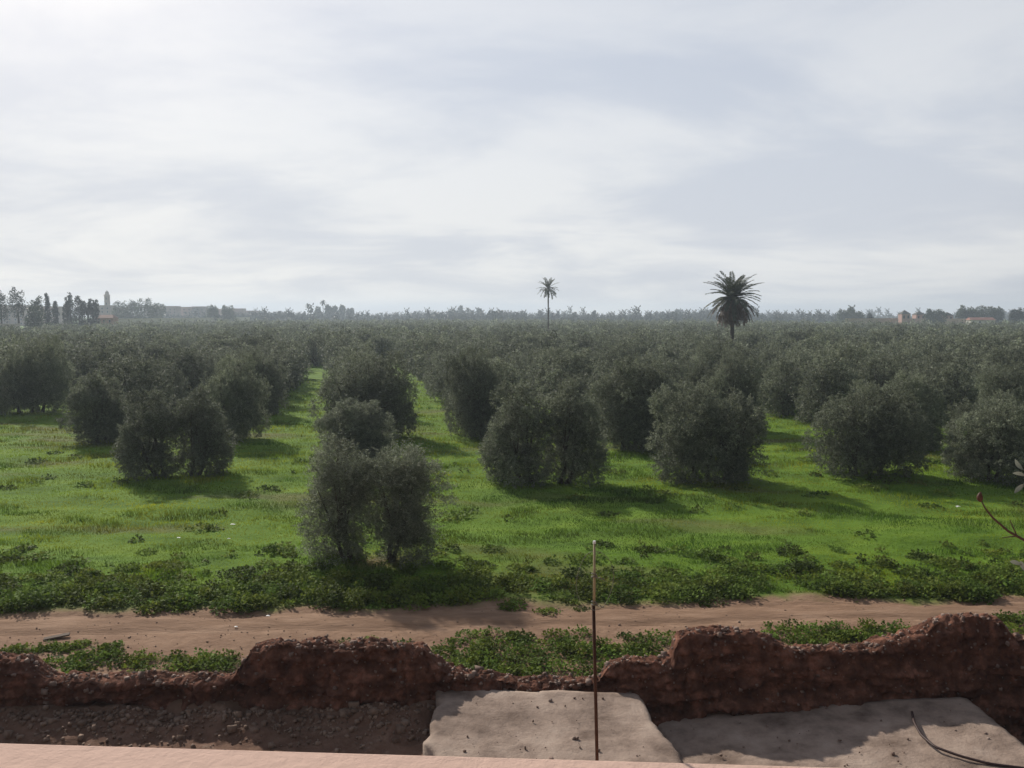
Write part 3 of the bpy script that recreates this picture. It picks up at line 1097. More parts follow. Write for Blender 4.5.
cs, rs, hs = [], [], []
m = 1500
wxx = R.uniform(-19, 21, m)
band = np.abs(R.normal(0, 1, m))
wyy = track_far(wxx) + 0.35 + band * 2.7
xpx = 512 + wxx / wyy * FPX
dn = np.interp(xpx, [0, 200, 330, 440, 470, 520, 610, 640, 700, 750, 765, 815, 830, 900, 1024], [0.85, 0.9, 1, 1, 0.35, 0.25, 0.35, 0.85, 0.95, 0.9, 0.15, 0.15, 0.9, 1, 1])
dn = np.where(band > 0.55, np.maximum(dn, 0.55), dn)
dn *= 0.72 + 0.55 * sstep(-0.3, 0.35, fbm(wxx / 1.4, wyy / 0.8, 171, 3))
ok = R.random(m) < dn * np.exp(-band * 0.35) * 0.85
wxx, wyy, band = wxx[ok], wyy[ok], band[ok]
rad = R.gamma(5, 0.075, len(wxx))
hh = (0.08 + R.gamma(2.0, 0.095, len(wxx))) * np.exp(-band * 0.30)
weeds('track_weeds', np.stack([wxx, wyy], 1), rad, hh, 420, 41, 'dark green leafy weeds crowding the far side of the dirt track')
# patches between wall and track
pts = []


def patch_px(x0, x1, y0, y1, n_, hlo, hhi):
    for _ in range(n_):
        q = at(R.uniform(x0, x1), R.uniform(y0, y1))
        pts.append((q[0], q[1], R.uniform(0.15, 0.38), R.uniform(hlo, hhi)))


patch_px(66, 236, 655, 672, 60, 0.08, 0.20)
patch_px(0, 120, 644, 653, 26, 0.04, 0.10)
patch_px(436, 660, 648, 680, 150, 0.15, 0.34)
patch_px(450, 672, 634, 646, 40, 0.08, 0.2)
patch_px(765, 925, 628, 646, 70, 0.12, 0.3)
patch_px(1000, 1060, 618, 634, 26, 0.15, 0.35)
patch_px(-60, 60, 650, 670, 12, 0.1, 0.2)
patch_px(330, 445, 640, 648, 8, 0.03, 0.08)
patch_px(505, 600, 600, 614, 14, 0.05, 0.18)
patch_px(690, 760, 642, 660, 10, 0.1, 0.2)
pts = np.array(pts)
weeds('verge_weeds', pts[:, :2], pts[:, 2], pts[:, 3], 480, 43, 'bright green weeds growing between the ruined wall and the track', 0.07)
# scattered tufts in the lawn
m = 520
wyy = R.uniform(30, 60, m)
wxx = R.uniform(-0.66, 0.66, m) * wyy
ok = fbm(wxx / 3, wyy / 1.3, 181, 3) > 0.12
wxx, wyy = wxx[ok], wyy[ok]
weeds('lawn_weeds', np.stack([wxx, wyy], 1), R.uniform(0.2, 0.7, len(wxx)), R.uniform(0.1, 0.26, len(wxx)), 150, 45, 'darker leafy tufts scattered through the grass', 0.11)


# ------------------------------------------------------------------ palms
def palm(name, base, h, nf, fl, tr_r, label, cat='palm tree', group=None, ndead=0, seed=1, lw=0.09, nleaf=46, leaflen=0.55, lo=-0.5, rz=0.0):
    r = np.random.default_rng(seed)
    root = empty(name, base, rz)
    lean = r.normal(0, 0.01, 2) * h
    pts = [(lean[0] * q * q, lean[1] * q * q, -0.2 + (h + 0.2) * q) for q in np.linspace(0, 1, 14)]
    rad = [tr_r * (1.35 - 0.5 * min(1, q * 5) + 0.1 * math.sin(i * 2.1)) for i, q in enumerate(np.linspace(0, 1, 14))]
    v, f = tube_np(pts, rad, 10)
    mesh_np('trunk', v, f, M['bark'], parent=root, smooth=True)
    topp = np.array([lean[0], lean[1], h])

    def fronds(n_, elo, ehi, L0, droop, mat, nm, sg):
        Vs, Fs, Cs, b = [], [], [], 0
        for i in range(n_):
            az = 2.39996 * i + r.normal(0, 0.15)
            q = (i + 0.5) / n_
            el = elo + (ehi - elo) * q ** 0.8 + r.normal(0, 0.11)
            Lf = L0 * r.uniform(0.80, 1.08)
            ns = 12
            p = topp + np.array([math.cos(az), math.sin(az), 0]) * tr_r * 0.6 + np.array([0, 0, r.uniform(-0.35, 0.1)])
            P = [p.copy()]
            e = el
            for k in range(ns):
                e2 = e - droop * (k / ns) ** 1.2
                e2 = max(e2, -1.5)
                p = p + Lf / ns * np.array([math.cos(az) * math.cos(e2), math.sin(az) * math.cos(e2), math.sin(e2)])
                P.append(p.copy())
            P = np.array(P)
            tt = np.linspace(0.12, 1, nleaf)
            C = np.stack([np.interp(tt * ns, np.arange(ns + 1), P[:, a_]) for a_ in range(3)], 1)
            T = unit(np.gradient(C, axis=0))
            S = unit(np.cross(T, np.array([0, 0, 1.0]) + 1e-3))
            Un = np.cross(S, T)
            ll = leaflen * np.clip(np.sin(np.clip(tt * 0.80 + 0.14, 0, 1) * math.pi), 0, 1) ** 0.45
            for sgn in (-1, 1):
                D = unit(T * 0.75 + sgn * S * r.uniform(0.7, 1.0, (nleaf, 1)) + Un * r.uniform(-0.1, 0.35, (nleaf, 1)) - np.array([0, 0, 0.25]))
                v, f = leaves_np(C, D, Un + r.normal(0, 0.4, (nleaf, 3)), ll, np.full(nleaf, lw))
                Vs.append(v)
                Fs.append(f + b)
                b += len(v)
                Cs.append(np.full(len(v), r.uniform(0.75, 1.3)))
            v, f = tube_np(P, np.linspace(0.06, 0.015, ns + 1) * (fl / 4.5), 4)
            Vs.append(v)
            Fs.append(f + b)
            b += len(v)
            Cs.append(np.full(len(v), 0.9))
        mesh_np(nm, np.concatenate(Vs), np.concatenate(Fs), mat, parent=root, col=np.concatenate(Cs))
    fronds(nf, lo, 1.50, fl, 0.82, M['palm'], 'crown', 0)
    if ndead:
        fronds(ndead, -1.42, -0.30, fl * 0.98, 0.95, M['palm_dead'], 'dead_fronds', 1)
    tag(root, label, cat, group)
    return root


D1 = 143.0
q = atd(733, 297, D1)
palm('date_palm', (q[0], q[1], 0), q[2], 66, 5.0, 0.36, 'large date palm with a full round crown rising above the grove', ndead=48, seed=12, lw=0.11, leaflen=0.72, lo=-0.70)
D2 = 312.0
q = atd(548.5, 288, D2)
palm('fan_palm', (q[0], q[1], 0), q[2], 32, 4.4, 0.30, 'tall slender palm with a small crown, far out in the middle of the grove', seed=9, lw=0.22, nleaf=20, leaflen=0.8, lo=-1.15)


def far_palm(px, tpy, dist, label, group=None, fl=3.6, seed=3):
    q = atd(px, tpy + 3, dist)
    return palm('palm_tree', (q[0], q[1], 0), q[2], 22, fl, 0.4, label, group=group, seed=seed, lw=0.9, nleaf=6, leaflen=1.3, lo=-0.7)


for i, (px, tp, dd_, lab) in enumerate([
        (323, 300, 950, 'palm leading the far raised clump of trees on the skyline left of centre'),
        (308, 303, 1000, 'lone small palm just left of the far raised clump of trees'),
        (468, 307, 1050, 'single tiny palm on the skyline left of the tall slender palm'),
        (851, 307, 760, 'lone palm standing over dark trees on the right skyline')]):
    far_palm(px, tp, dd_, lab, 'distant palms on the skyline', seed=20 + i)


# ------------------------------------------------------------------ distant trees
def skyline_tree(name, px, tpy, dist, wpx, kind, label, cat, group, seed, sink=0.0):
    q = atd(px, tpy, dist)
    h = q[2]
    w = wpx / FPX * dist / 2
    root = empty(name, (q[0], q[1], 0))
    ls = max(0.5, dist / FPX * 1.0)
    if kind == 'cypress':
        lobes = [(0, 0, h * 0.5, w, w, h * 0.48), (0, 0, h * 0.8, w * 0.45, w * 0.45, h * 0.2)]
        v, f, c_ = crown_np(seed, lobes, 1300, 2, ls * 1.2, ls * 0.7, inner=0.6, tw=ls * 0.7, spread=ls * 0.3, upw=1.0, bsz=w * 0.4)
        mt = 'conifer'
    elif kind == 'pine':
        lobes = [(0, 0, h * 0.72, w, w, h * 0.24), (w * 0.3, 0, h * 0.55, w * 0.7, w * 0.7, h * 0.2), (-w * 0.3, 0, h * 0.84, w * 0.6, w * 0.6, h * 0.14)]
        v, f, c_ = crown_np(seed, lobes, 1000, 2, ls * 1.1, ls * 0.7, inner=0.4, tw=ls * 0.8, spread=ls * 0.4, upw=0.6, bsz=w * 0.35)
        mt = 'conifer'
    else:
        lobes = [(0, 0, h * 0.55, w, w, h * 0.42), (w * 0.4, 0, h * 0.68, w * 0.6, w * 0.6, h * 0.26), (-w * 0.45, 0, h * 0.6, w * 0.55, w * 0.55, h * 0.28)]
        v, f, c_ = crown_np(seed, lobes, 1100, 2, ls * 1.2, ls * 0.9, inner=0.4, tw=ls * 0.7, spread=ls * 0.4, bsz=w * 0.35)
        mt = 'broad'
    mesh_np('crown', v, f, M[mt], parent=root, col=c_)
    v, f = tube_np([(0, 0, -0.3), (0.1, 0, h * 0.35), (0, 0.1, h * 0.75)], [h * 0.022 + 0.1, h * 0.016 + 0.06, 0.06], 7)
    mesh_np('trunk', v, f, M['bark'], parent=root, smooth=True)
    tag(root, label, cat, group)
    return root


GL = 'trees at the left end of the skyline'
for i, (px, tp, dd_, w_, kd, lab, cat) in enumerate([
        (0, 294, 350, 13, 'pine', 'dark pine cut by the left edge of the picture', 'pine tree'),
        (17, 290, 360, 13, 'pine', 'tall pine with a ragged bushy top, second from the left edge', 'pine tree'),
        (37, 298, 370, 11, 'broad', 'greenish bushy tree left of the thin cypress', 'tree'),
        (46.5, 294, 380, 4, 'cypress', 'thin cypress between the green bushy trees and the dark clump', 'cypress'),
        (33, 309, 340, 14, 'broad', 'low rounded bush in front of the greenish bushy tree', 'tree'),
        (55, 301, 400, 4.5, 'cypress', 'small faint cypress just left of the dark clump', 'cypress'),
        (66.5, 300, 400, 6, 'cypress', 'leftmost cypress of the dark clump', 'cypress'),
        (70, 295, 405, 6, 'cypress', 'spire topped cypress, second in the dark clump', 'cypress'),
        (78, 295.5, 400, 8, 'cypress', 'broadest cypress in the middle of the dark clump', 'cypress'),
        (84, 301, 402, 7, 'cypress', 'shorter cypress right of the broadest one in the clump', 'cypress'),
        (90, 300, 406, 5.5, 'cypress', 'pointed cypress second from the right in the clump', 'cypress'),
        (95.5, 300.5, 404, 6, 'cypress', 'rightmost cypress of the dark clump beside the orange house', 'cypress')]):
    skyline_tree('cypress_tree' if kd == 'cypress' else ('pine_tree' if kd == 'pine' else 'broadleaf_tree'), px, tp, dd_, w_, kd, lab, cat, GL, 400 + i)
for i, (px, tp, w_, lab) in enumerate([(318, 308, 5, 'low tree at the left foot of the far skyline clump'), (328, 304, 4.5, 'leafy tree just right of the palm in the far skyline clump'),
                                     (334, 307, 6, 'middle tree of the far skyline clump'), (342, 305.5, 4.5, 'slightly taller tree right of the middle of the far skyline clump'),
                                     (350, 308.5, 6, 'low tree at the right end of the far skyline clump')]):
    skyline_tree('broadleaf_tree', px, tp, 1000 + 10 * i, w_, 'broad', lab, 'tree', 'trees of the far skyline clump', 480 + i)
GT = 'trees in front of the town'
for i, (px, tp, dd_, w_, lab) in enumerate([
        (121, 303, 640, 14, 'rounded tree next to the minaret at the left end of the town trees'),
        (132, 301, 650, 14, 'tall rounded tree, second from the minaret'),
        (144, 301, 640, 15, 'highest rounded tree in the town clump'),
        (156, 304, 660, 14, 'rounded tree at the right end of the town clump'),
        (212, 306, 700, 9, 'small tree poking over the pink houses right of the town clump'),
        (228, 307, 720, 12, 'low tree between pink houses at the right end of the town')]):
    skyline_tree('broadleaf_tree', px, tp, dd_, w_, 'broad', lab, 'tree', GT, 430 + i)
GR = 'trees around the pavilions'
for i, (px, tp, dd_, w_, kd, lab) in enumerate([
        (846, 311, 700, 14, 'broad', 'dark rounded tree under the lone right palm'),
        (857, 313, 690, 10, 'broad', 'low tree just right of the lone palm'),
        (931, 311, 600, 11, 'broad', 'left tree of the dark pair between two pavilions'),
        (940, 311.5, 600, 10, 'broad', 'right tree of the dark pair between two pavilions'),
        (963, 308, 620, 10, 'broad', 'first tree at the left end of the long dark row by the red roof'),
        (972, 309, 620, 13, 'broad', 'second tree in the long dark row by the red roof'),
        (982, 308, 630, 14, 'broad', 'middle tree of the long dark row by the red roof'),
        (991, 308, 625, 12, 'broad', 'fourth tree in the long dark row by the red roof'),
        (999, 309, 620, 9, 'broad', 'last tree at the right end of the long dark row'),
        (1013, 312, 560, 6, 'cypress', 'slim dark tree near the right edge of the skyline'),
        (1020, 310, 560, 10, 'pine', 'dark tree cut by the right edge of the skyline'),
        (870, 315, 650, 5, 'cypress', 'tiny pointed tree above the tan wall')]):
    skyline_tree({'broad': 'broadleaf_tree', 'cypress': 'cypress_tree', 'pine': 'pine_tree'}[kd], px, tp, dd_, w_, kd, lab, 'tree', GR, 450 + i)

# the far woods along the whole horizon: one uncountable mass
r = np.random.default_rng(5)
Vs, Fs, Cs, b = [], [], [], 0
fl_ = []
for i in range(5):
    fl_.append(crown_np(500 + i, [(0, 0, 0.5, 0.5, 0.5, 0.45), (0.2, 0, 0.7, 0.3, 0.3, 0.28)], 90, 1, 0.26, 0.19, inner=0.6, zmin=0.02, tw=0.05, spread=0.03, bsz=0.11, nb=16))
cyp_ = crown_np(510, [(0, 0, 0.5, 0.16, 0.16, 0.5)], 80, 1, 0.16, 0.11, inner=0.4, zmin=0.02, tw=0.08, spread=0.02, upw=1, bsz=0.07, nb=14)
for i in range(4200):
    px = r.uniform(-150, 1174)
    dist = r.uniform(820, 1500)
    if px < 100 or (855 < px < 1010 and dist < 1250):
        continue
    x = (px - 512) / FPX * dist
    nn = float(fbm(px / 45, 0.0, 520, 3))
    h = (4.8 + 1.8 * nn + r.gamma(1.6, 1.1)) * np.interp(px, [100, 250, 500, 1100], [0.9, 1, 1.1, 1.1])
    if r.random() < 0.4:
        v, f, c_ = cyp_
        h *= 1.45
        wsc = h
    else:
        v, f, c_ = fl_[r.integers(5)]
        wsc = h * r.uniform(0.7, 1.3)
    vv = np.stack([v[:, 0] * wsc + x, v[:, 1] * wsc + dist, v[:, 2] * h], 1)
    Vs.append(vv)
    Fs.append(f + b)
    Cs.append(c_)
    b += len(vv)
o = mesh_np('distant_woods', np.concatenate(Vs), np.concatenate(Fs), M['conifer'], col=np.concatenate(Cs))
tag(o, 'bluish distant woods along the whole skyline', 'woodland', kind='stuff')

# ------------------------------------------------------------------ town, minaret, pavilions, cars
HM = {}


def hmat(c):
    k = tuple(c)
    if k not in HM:
        HM[k] = mat_noise('house_paint', tuple(x * 0.88 for x in c), tuple(min(1, x * 1.06) for x in c), 0.5, 0.9, 0)
    return HM[k]


def house(px, tpy, dist, wpx, colr, label, group, dep=12, bands=2, floor_h=3.2, name='house'):
    q = atd(px, tpy, dist)
    h = max(3.0, q[2])
    w = wpx / FPX * dist
    root = empty(name, (q[0], q[1], 0))
    MB().box(-w / 2, w / 2, 0, dep, -0.3, h).build('wall', hmat(colr), root)
    MB().box(-w / 2 - .15, w / 2 + .15, -.15, 0.35, h, h + 0.7).box(-w / 2 - .15, w / 2 + .15, dep - .35, dep + .15, h, h + 0.7) \
        .box(-w / 2 - .15, -w / 2 + .35, 0.35, dep - .35, h, h + 0.7).box(w / 2 - .35, w / 2 + .15, 0.35, dep - .35, h, h + 0.7).build('parapet', hmat(tuple(x * 0.95 for x in colr)), root)
    nf = max(1, int(h // floor_h))
    nw = int(np.clip(w / 4.5, 2, 6))
    for a_ in range(nf):
        for k in range(nw):
            xc = -w / 2 + w * (k + 0.5) / nw
            z0 = 1.0 + a_ * floor_h
            if z0 + 1.4 > h:
                continue
            fo = MB().box(xc - 0.7, xc + 0.7, -0.06, 0.02, z0 - 0.1, z0 + 1.5).build('window', hmat((0.5, 0.48, 0.45)), root)
            MB().box(xc - 0.58, xc + 0.58, -0.09, -0.055, z0, z0 + 1.4).build('pane', M['glass'], fo)
    tag(root, label, 'house', group)
    return root


pinks = [(0.36, 0.26, 0.23), (0.42, 0.31, 0.27), (0.32, 0.25, 0.23), (0.46, 0.38, 0.34)]
GH = 'houses of the town on the skyline'
TL = [
    (12, 306, 560, 34, 'grey-pink apartment block behind the pines at the left edge'), (45, 306.5, 580, 30, 'grey-pink block behind the thin cypress'),
    (102, 306, 620, 16, 'low pink house at the foot of the minaret'), (118, 308, 700, 12, 'narrow pink house just right of the minaret'),
    (168, 306, 760, 17, 'pink house adjoining the right end of the town trees'), (184, 307.5, 780, 15, 'second pink house right of the town trees'),
    (198, 307, 790, 12, 'pale house third right of the town trees'), (208, 309, 800, 14, 'low brownish house fourth right of the town trees'),
    (222, 309.5, 820, 12, 'pink house fifth right of the town trees'), (236, 309, 840, 14, 'pale house near the right end of the town'),
    (250, 310.5, 860, 14, 'last low house at the right end of the town'), (152, 306, 800, 14, 'house showing over the town trees')]
for i, (px, tp, dd_, w_, lab) in enumerate(TL):
    house(px, tp + (0.7 if i % 3 == 1 else 0), dd_ * 1.25, w_, pinks[i % 4], lab, GH)
# orange house by the cypresses
q = atd(104, 318.0, 425)
w = 17 / FPX * 425
root = empty('orange_house', (q[0], q[1], 0))
MB().box(-w / 2, w / 2, 0, 6, -0.2, q[2]).build('wall', hmat((0.46, 0.28, 0.21)), root)
for k in range(3):
    fo = MB().box(-w / 2 + w * (k + .5) / 3 - .5, -w / 2 + w * (k + .5) / 3 + .5, -.06, .02, q[2] - 2.2, q[2] - 0.9).build('window', hmat((0.6, 0.55, 0.5)), root)
    MB().box(-w / 2 + w * (k + .5) / 3 - .4, -w / 2 + w * (k + .5) / 3 + .4, -.09, -.055, q[2] - 2.1, q[2] - 1.0).build('pane', M['glass'], fo)
MB().add([(-w / 2 - .4, -.4, q[2]), (w / 2 + .4, -.4, q[2]), (w / 2 + .4, 6.4, q[2]), (-w / 2 - .4, 6.4, q[2]), (-w / 2 + 1, 3, q[2] + 1.6), (w / 2 - 1, 3, q[2] + 1.6)],
         [(0, 1, 5, 4), (1, 2, 5), (2, 3, 4, 5), (3, 0, 4), (3, 2, 1, 0)]).build('roof', hmat((0.34, 0.21, 0.16)), root)
tag(root, 'small orange house at the right foot of the cypress clump', 'house')
# minaret
q = atd(107, 295.5, 850)
h = q[2]
root = empty('minaret', (q[0], q[1], 0))
MB().box(-1.95, 1.95, -1.95, 1.95, -0.3, h - 0.3).build('shaft', hmat((0.40, 0.28, 0.24)), root)
MB().box(-2.2, 2.2, -2.2, 2.2, h - 0.3, h + 0.9).build('balcony', hmat((0.45, 0.33, 0.28)), root)
MB().box(-1.3, 1.3, -1.3, 1.3, h + 0.9, h + 3.4).build('lantern', hmat((0.40, 0.28, 0.24)), root)
MB().tube([(0, 0, h + 3.4), (0, 0, h + 4.0), (0, 0, h + 4.6), (0, 0, h + 5.6)], [1.2, 1.0, 0.35, 0.08], 10).build('dome', hmat((0.5, 0.45, 0.4)), root)
for zz_ in (h - 4, h - 9, h - 14):
    MB().box(-0.45, 0.45, -2.01, -1.93, zz_, zz_ + 2.0).build('window', M['glass'], root)
tag(root, 'square pink minaret with a small lantern rising over the town', 'minaret')


# low white walls and the pale road strip by the town
def low_wall(p0, p1, h, c, label, th=0.5):
    d_ = np.array(p1[:2]) - np.array(p0[:2])
    ln = float(np.hypot(*d_))
    root = empty('boundary_wall', (p0[0], p0[1], 0), math.atan2(d_[1], d_[0]))
    MB().box(0, ln, 0, th, -0.3, h).build('wall', hmat(c), root)
    MB().box(-.1, ln + .1, -.08, th + .08, h, h + 0.2).build('coping', hmat(tuple(min(1, x * 1.03) for x in c)), root)
    tag(root, label, 'wall')
    return root


def strip(px0, py0, px1, py1, z0, z1, name, label, c, w=7):
    p0, p1 = at(px0, py0), at(px1, py1)
    d_ = unit((p1 - p0)[:2][None])[0]
    nrm = np.array([-d_[1], d_[0]]) * w
    vs = [(p0[0], p0[1], 0.06), (p1[0], p1[1], 0.06), (p1[0] + nrm[0], p1[1] + nrm[1], 0.06), (p0[0] + nrm[0], p0[1] + nrm[1], 0.06)]
    o = MB().add(vs, [(0, 1, 2, 3)]).build(name, hmat(c))
    tag(o, label, kind='structure')


a_ = atd(-12, 326, 330)
b_ = atd(20, 326, 350)
low_wall(a_, b_, 4.1 + 1.1, (0.62, 0.55, 0.47), 'pale wall at the left edge beneath the pines')
a_ = atd(78, 324, 400)
b_ = atd(90, 324, 402)
low_wall(a_, b_, atd(80, 323, 400)[2], (0.65, 0.60, 0.55), 'short white wall in front of the cypress clump')
a_ = atd(118, 320.6, 520)
b_ = atd(250, 317.2, 800)
low_wall(a_, b_, 6.3, (0.50, 0.44, 0.36), 'long pale wall running below the town')
a_ = atd(846, 320, 600)
b_ = atd(905, 320, 640)
low_wall(a_, b_, atd(870, 318.6, 610)[2], (0.52, 0.38, 0.28), 'tan boundary wall left of the pink pavilion')
a_ = atd(906, 320, 640)
b_ = atd(978, 320, 600)
low_wall(a_, b_, atd(940, 318.8, 620)[2], (0.44, 0.31, 0.24), 'dull pink wall running right from the pavilion')


def pavilion(px, tpy, epy, dist, wpx, label, dark=False):
    qt, qe = atd(px, tpy, dist), atd(px, epy, dist)
    w = wpx / FPX * dist / 2
    root = empty('pavilion', (qt[0], qt[1], 0))
    he, ht = qe[2], qt[2]
    MB().box(-w, w, -w, w, -0.3, he).build('wall', hmat((0.42, 0.26, 0.215)), root)
    MB().add([(-w * 1.12, -w * 1.12, he), (w * 1.12, -w * 1.12, he), (w * 1.12, w * 1.12, he), (-w * 1.12, w * 1.12, he), (0, 0, ht)],
             [(0, 1, 4), (1, 2, 4), (2, 3, 4), (3, 0, 4), (3, 2, 1, 0)]).build('roof', hmat((0.10, 0.10, 0.085)), root)
    for k in (-0.5, 0.5):
        MB().box(k * w - 0.6, k * w + 0.6, -w - .05, -w + .02, he - 3.2, he - 1.0).build('window', M['glass'], root)
    MB().box(-0.9, 0.9, -w - .05, -w + .02, 0, 2.4).build('door', hmat((0.12, 0.07, 0.05)), root)
    tag(root, label, 'pavilion', 'pavilions with pyramid roofs')


pavilion(904.5, 310, 314, 620, 8.5, 'pink pavilion at the left with a dark pyramid roof')
pavilion(919, 311, 314.5, 640, 9, 'pavilion with a dark pyramid roof just left of the dark pair of trees')
pavilion(947, 312, 315.5, 630, 8.5, 'pavilion with a dark pyramid roof just right of the dark pair of trees')
# red roofed white building
q = atd(983, 321.0, 560)
root = empty('long_house', (q[0], q[1], 0))
w = 24 / FPX * 560 / 2
he = atd(983, 320.0, 560)[2]
MB().box(-w, w, 0, 6, -0.3, he).build('wall', hmat((0.66, 0.60, 0.56)), root)
MB().add([(-w - .5, -.5, he), (w + .5, -.5, he), (w + .5, 6.5, he), (-w - .5, 6.5, he), (-w, 3, he + 1.7), (w, 3, he + 1.7)],
         [(0, 1, 5, 4), (1, 2, 5), (2, 3, 4, 5), (3, 0, 4), (3, 2, 1, 0)]).build('roof', hmat((0.34, 0.16, 0.12)), root)
for k in range(4):
    xc = -w + 2 * w * (k + .5) / 4
    MB().box(xc - .5, xc + .5, -.05, .02, he - 2.0, he - 0.8).build('window', M['glass'], root)
tag(root, 'long white house with a red roof at the right end of the skyline', 'house')

# parked vehicles below the town: tiny pale vans on the raised road verge
CB = [(0.75, 0.75, 0.75), (0.7, 0.72, 0.75), (0.78, 0.76, 0.7), (0.72, 0.72, 0.72), (0.6, 0.62, 0.66)]
for i, (px, dist, lab) in enumerate([(158, 600, 'pale van parked below the town, leftmost of five'), (164, 610, 'pale van parked below the town, second from the left'),
                                     (170, 618, 'cream van parked below the town, middle of five'), (177, 625, 'pale van parked below the town, fourth from the left'),
                                     (183, 632, 'grey white van parked below the town, rightmost of five')]):
    q = atd(px, 317, dist)
    root = empty('parked_van', (q[0], q[1] - 18, 5.0))
    root.location = (q[0], q[1] - 18, 0)
    v = MB()
    prof_ = [(-2.6, .4), (2.5, .4), (2.6, 1.2), (1.9, 1.35), (1.4, 2.3), (-2.5, 2.35), (-2.65, 1.2)]
    for yy in (0, 2.0):
        v.v += [(a0, yy, b0) for a0, b0 in prof_]
    k7 = len(prof_)
    v.f = [tuple(range(k7)), tuple(range(2 * k7 - 1, k7 - 1, -1))] + [(a0, (a0 + 1) % k7 + 0, (a0 + 1) % k7 + k7, a0 + k7)[::-1] for a0 in range(k7)]
    v.build('body', hmat(CB[i]), root)
    MB().box(-2.0, 1.2, -.03, .0, 1.45, 2.05).build('side_window', M['glass'], root)
    for wx_ in (-1.7, 1.6):
        for wy_ in (-0.05, 1.85):
            MB().tube([(wx_, wy_, .36), (wx_, wy_ + 0.2, .36)], [.36, .36], 12).build('wheel', M['tyre'], root)
    root.location[2] = 0.0
    tag(root, lab, 'van', 'vans parked below the town')

# ------------------------------------------------------------------ terrace building under the camera, with the pink parapet
zp = 8.40
pa, pb = at(0, 741.5, zp), at(930, 768.5, zp)
dvec = (pb - pa) / np.linalg.norm(pb - pa)
ang = math.atan2(dvec[1], dvec[0])
bld = empty('terrace_building', (pa[0], pa[1], 0), ang)
x0_, x1_ = -3.0, 6.0
MB().box(x0_, x1_, -0.34, 0.0, 7.4, zp).build('parapet', M['pink'], bld, bevel=0.006)
MB().box(x0_, x1_, 0.002, 0.010, zp - 0.05, zp - 0.003).build('edge_trim', M['yellow'], bpy.data.objects['parapet'])
MB().box(x0_, x1_, -0.34, -0.01, -0.9, 7.395).build('wall', M['pink'], bld)
MB().box(x0_, x1_, -7.0, -0.345, 7.1, 7.38).build('terrace_floor', mat_noise('terracotta_floor', (0.22, 0.11, 0.08), (0.32, 0.17, 0.12), 4, 0.8, 0.002), bld)
MB().box(x0_, x1_, -7.3, -7.002, -0.9, 7.38).build('wall', M['pink'], bld)
tag(bld, 'pink plastered terrace building with a parapet along the bottom of the view', 'building')

# rod standing against the outside of the parapet
DR = 1.28
pts_ = [atd(597.2, 790, DR), atd(597, 757, DR), atd(595.5, 690, DR), atd(593.5, 606, DR)]
up_ = [atd(593.6, 612, DR), atd(594, 580, DR), atd(594, 543, DR)]
rod = empty('upright_rod', (pts_[0][0], pts_[0][1], 0))
off = np.array([pts_[0][0], pts_[0][1], 0])
lowp = [p_ - off for p_ in pts_]
lowp.insert(0, np.array([lowp[0][0], lowp[0][1], 7.9]))
MB().tube(lowp, [0.0026] * 5, 8).build('steel_rod', M['rust'], rod, smooth=True)
uu = [p_ - off + np.array([0.0006, 0.001, 0]) for p_ in up_]
MB().tube(uu, [0.0021, 0.0021, 0.0017], 8).build('cane', M['cane'], rod, smooth=True)
tp_ = uu[-1]
MB().tube([tp_ - np.array([0, 0, .001]), tp_ + np.array([0, 0, .003])], [0.0024, 0.0022], 8).build('white_cap', M['litter'], rod)
for (pp, ww) in ((578, 0.006), (606, 0.0065)):
    c0 = atd(594, pp, DR) - off
    tie = [c0 + np.array([0.0036 * math.cos(a0), 0.0036 * math.sin(a0), 0.0016 * math.sin(a0 * 0.5) + a0 * 0.00035]) for a0 in np.linspace(0, 18, 60)]
    tie += [c0 + np.array([0.006 + 0.003 * k, -0.002, 0.002 * math.sin(k * 2)]) for k in range(4)]
    MB().tube(tie, [0.0009] * len(tie), 5).build('wire_tie', M['wire'], rod)
c0 = atd(595, 578, DR) - off
loop = [c0 + np.array([0.028 * math.cos(a0) * (1 + 0.1 * math.sin(2 * a0)), 0.006 * math.sin(a0), 0.044 * math.sin(a0) - 0.004]) for a0 in np.linspace(0, 2 * math.pi, 40)]
MB().tube(loop, [0.0004] * 40, 5).build('wire_loop', M['wire'], rod, smooth=True)
tag(rod, 'thin upright steel rod with a cane tied to its top, rising behind the parapet', 'rod')

# bare twig with a red bud reaching in from the right: a shrub growing up the outside of the parapet
DT = 2.3
root = empty('bare_shrub', (2.2, 2.4, -0.9))
off = np.array([2.2, 2.4, -0.9])


def P_(px, py, d_=DT):
    return atd(px, py, d_) - off


main = [np.array([0, 0, 0.0]), np.array([0.1, 0.05, 3.0]), np.array([-0.05, 0.0, 6.0]), np.array([0.0, -0.02, 8.2]), P_(1160, 640), P_(1080, 575), P_(1024, 540), P_(1008, 531), P_(993, 518), P_(985, 508), P_(981, 500)]
MB().tube(main, [0.02, 0.018, 0.014, 0.010, 0.006, 0.0042, 0.0036, 0.0032, 0.0028, 0.0022, 0.0018], 8).build('stem', M['twig'], root, smooth=True)
MB().tube([P_(1017, 536), P_(1013, 527), P_(1010, 520)], [0.002, 0.0015, 0.0008], 6).build('side_twig', M['twig'], root)
MB().tube([P_(1017, 536), P_(1008, 537), P_(1002, 538)], [0.002, 0.0014, 0.0008], 6).build('side_twig', M['twig'], root)
c0 = P_(980, 498)
MB().tube([c0 + np.array([0.001, 0, -.010]), c0 + np.array([0, 0, -.004]), c0 + np.array([-.001, 0, .004]), c0 + np.array([0.000, 0, .012]), c0 + np.array([0.002, 0, .017])],
          [0.003, 0.0075, 0.0078, 0.0045, 0.001], 10).build('bud', M['bud'], root, smooth=True)
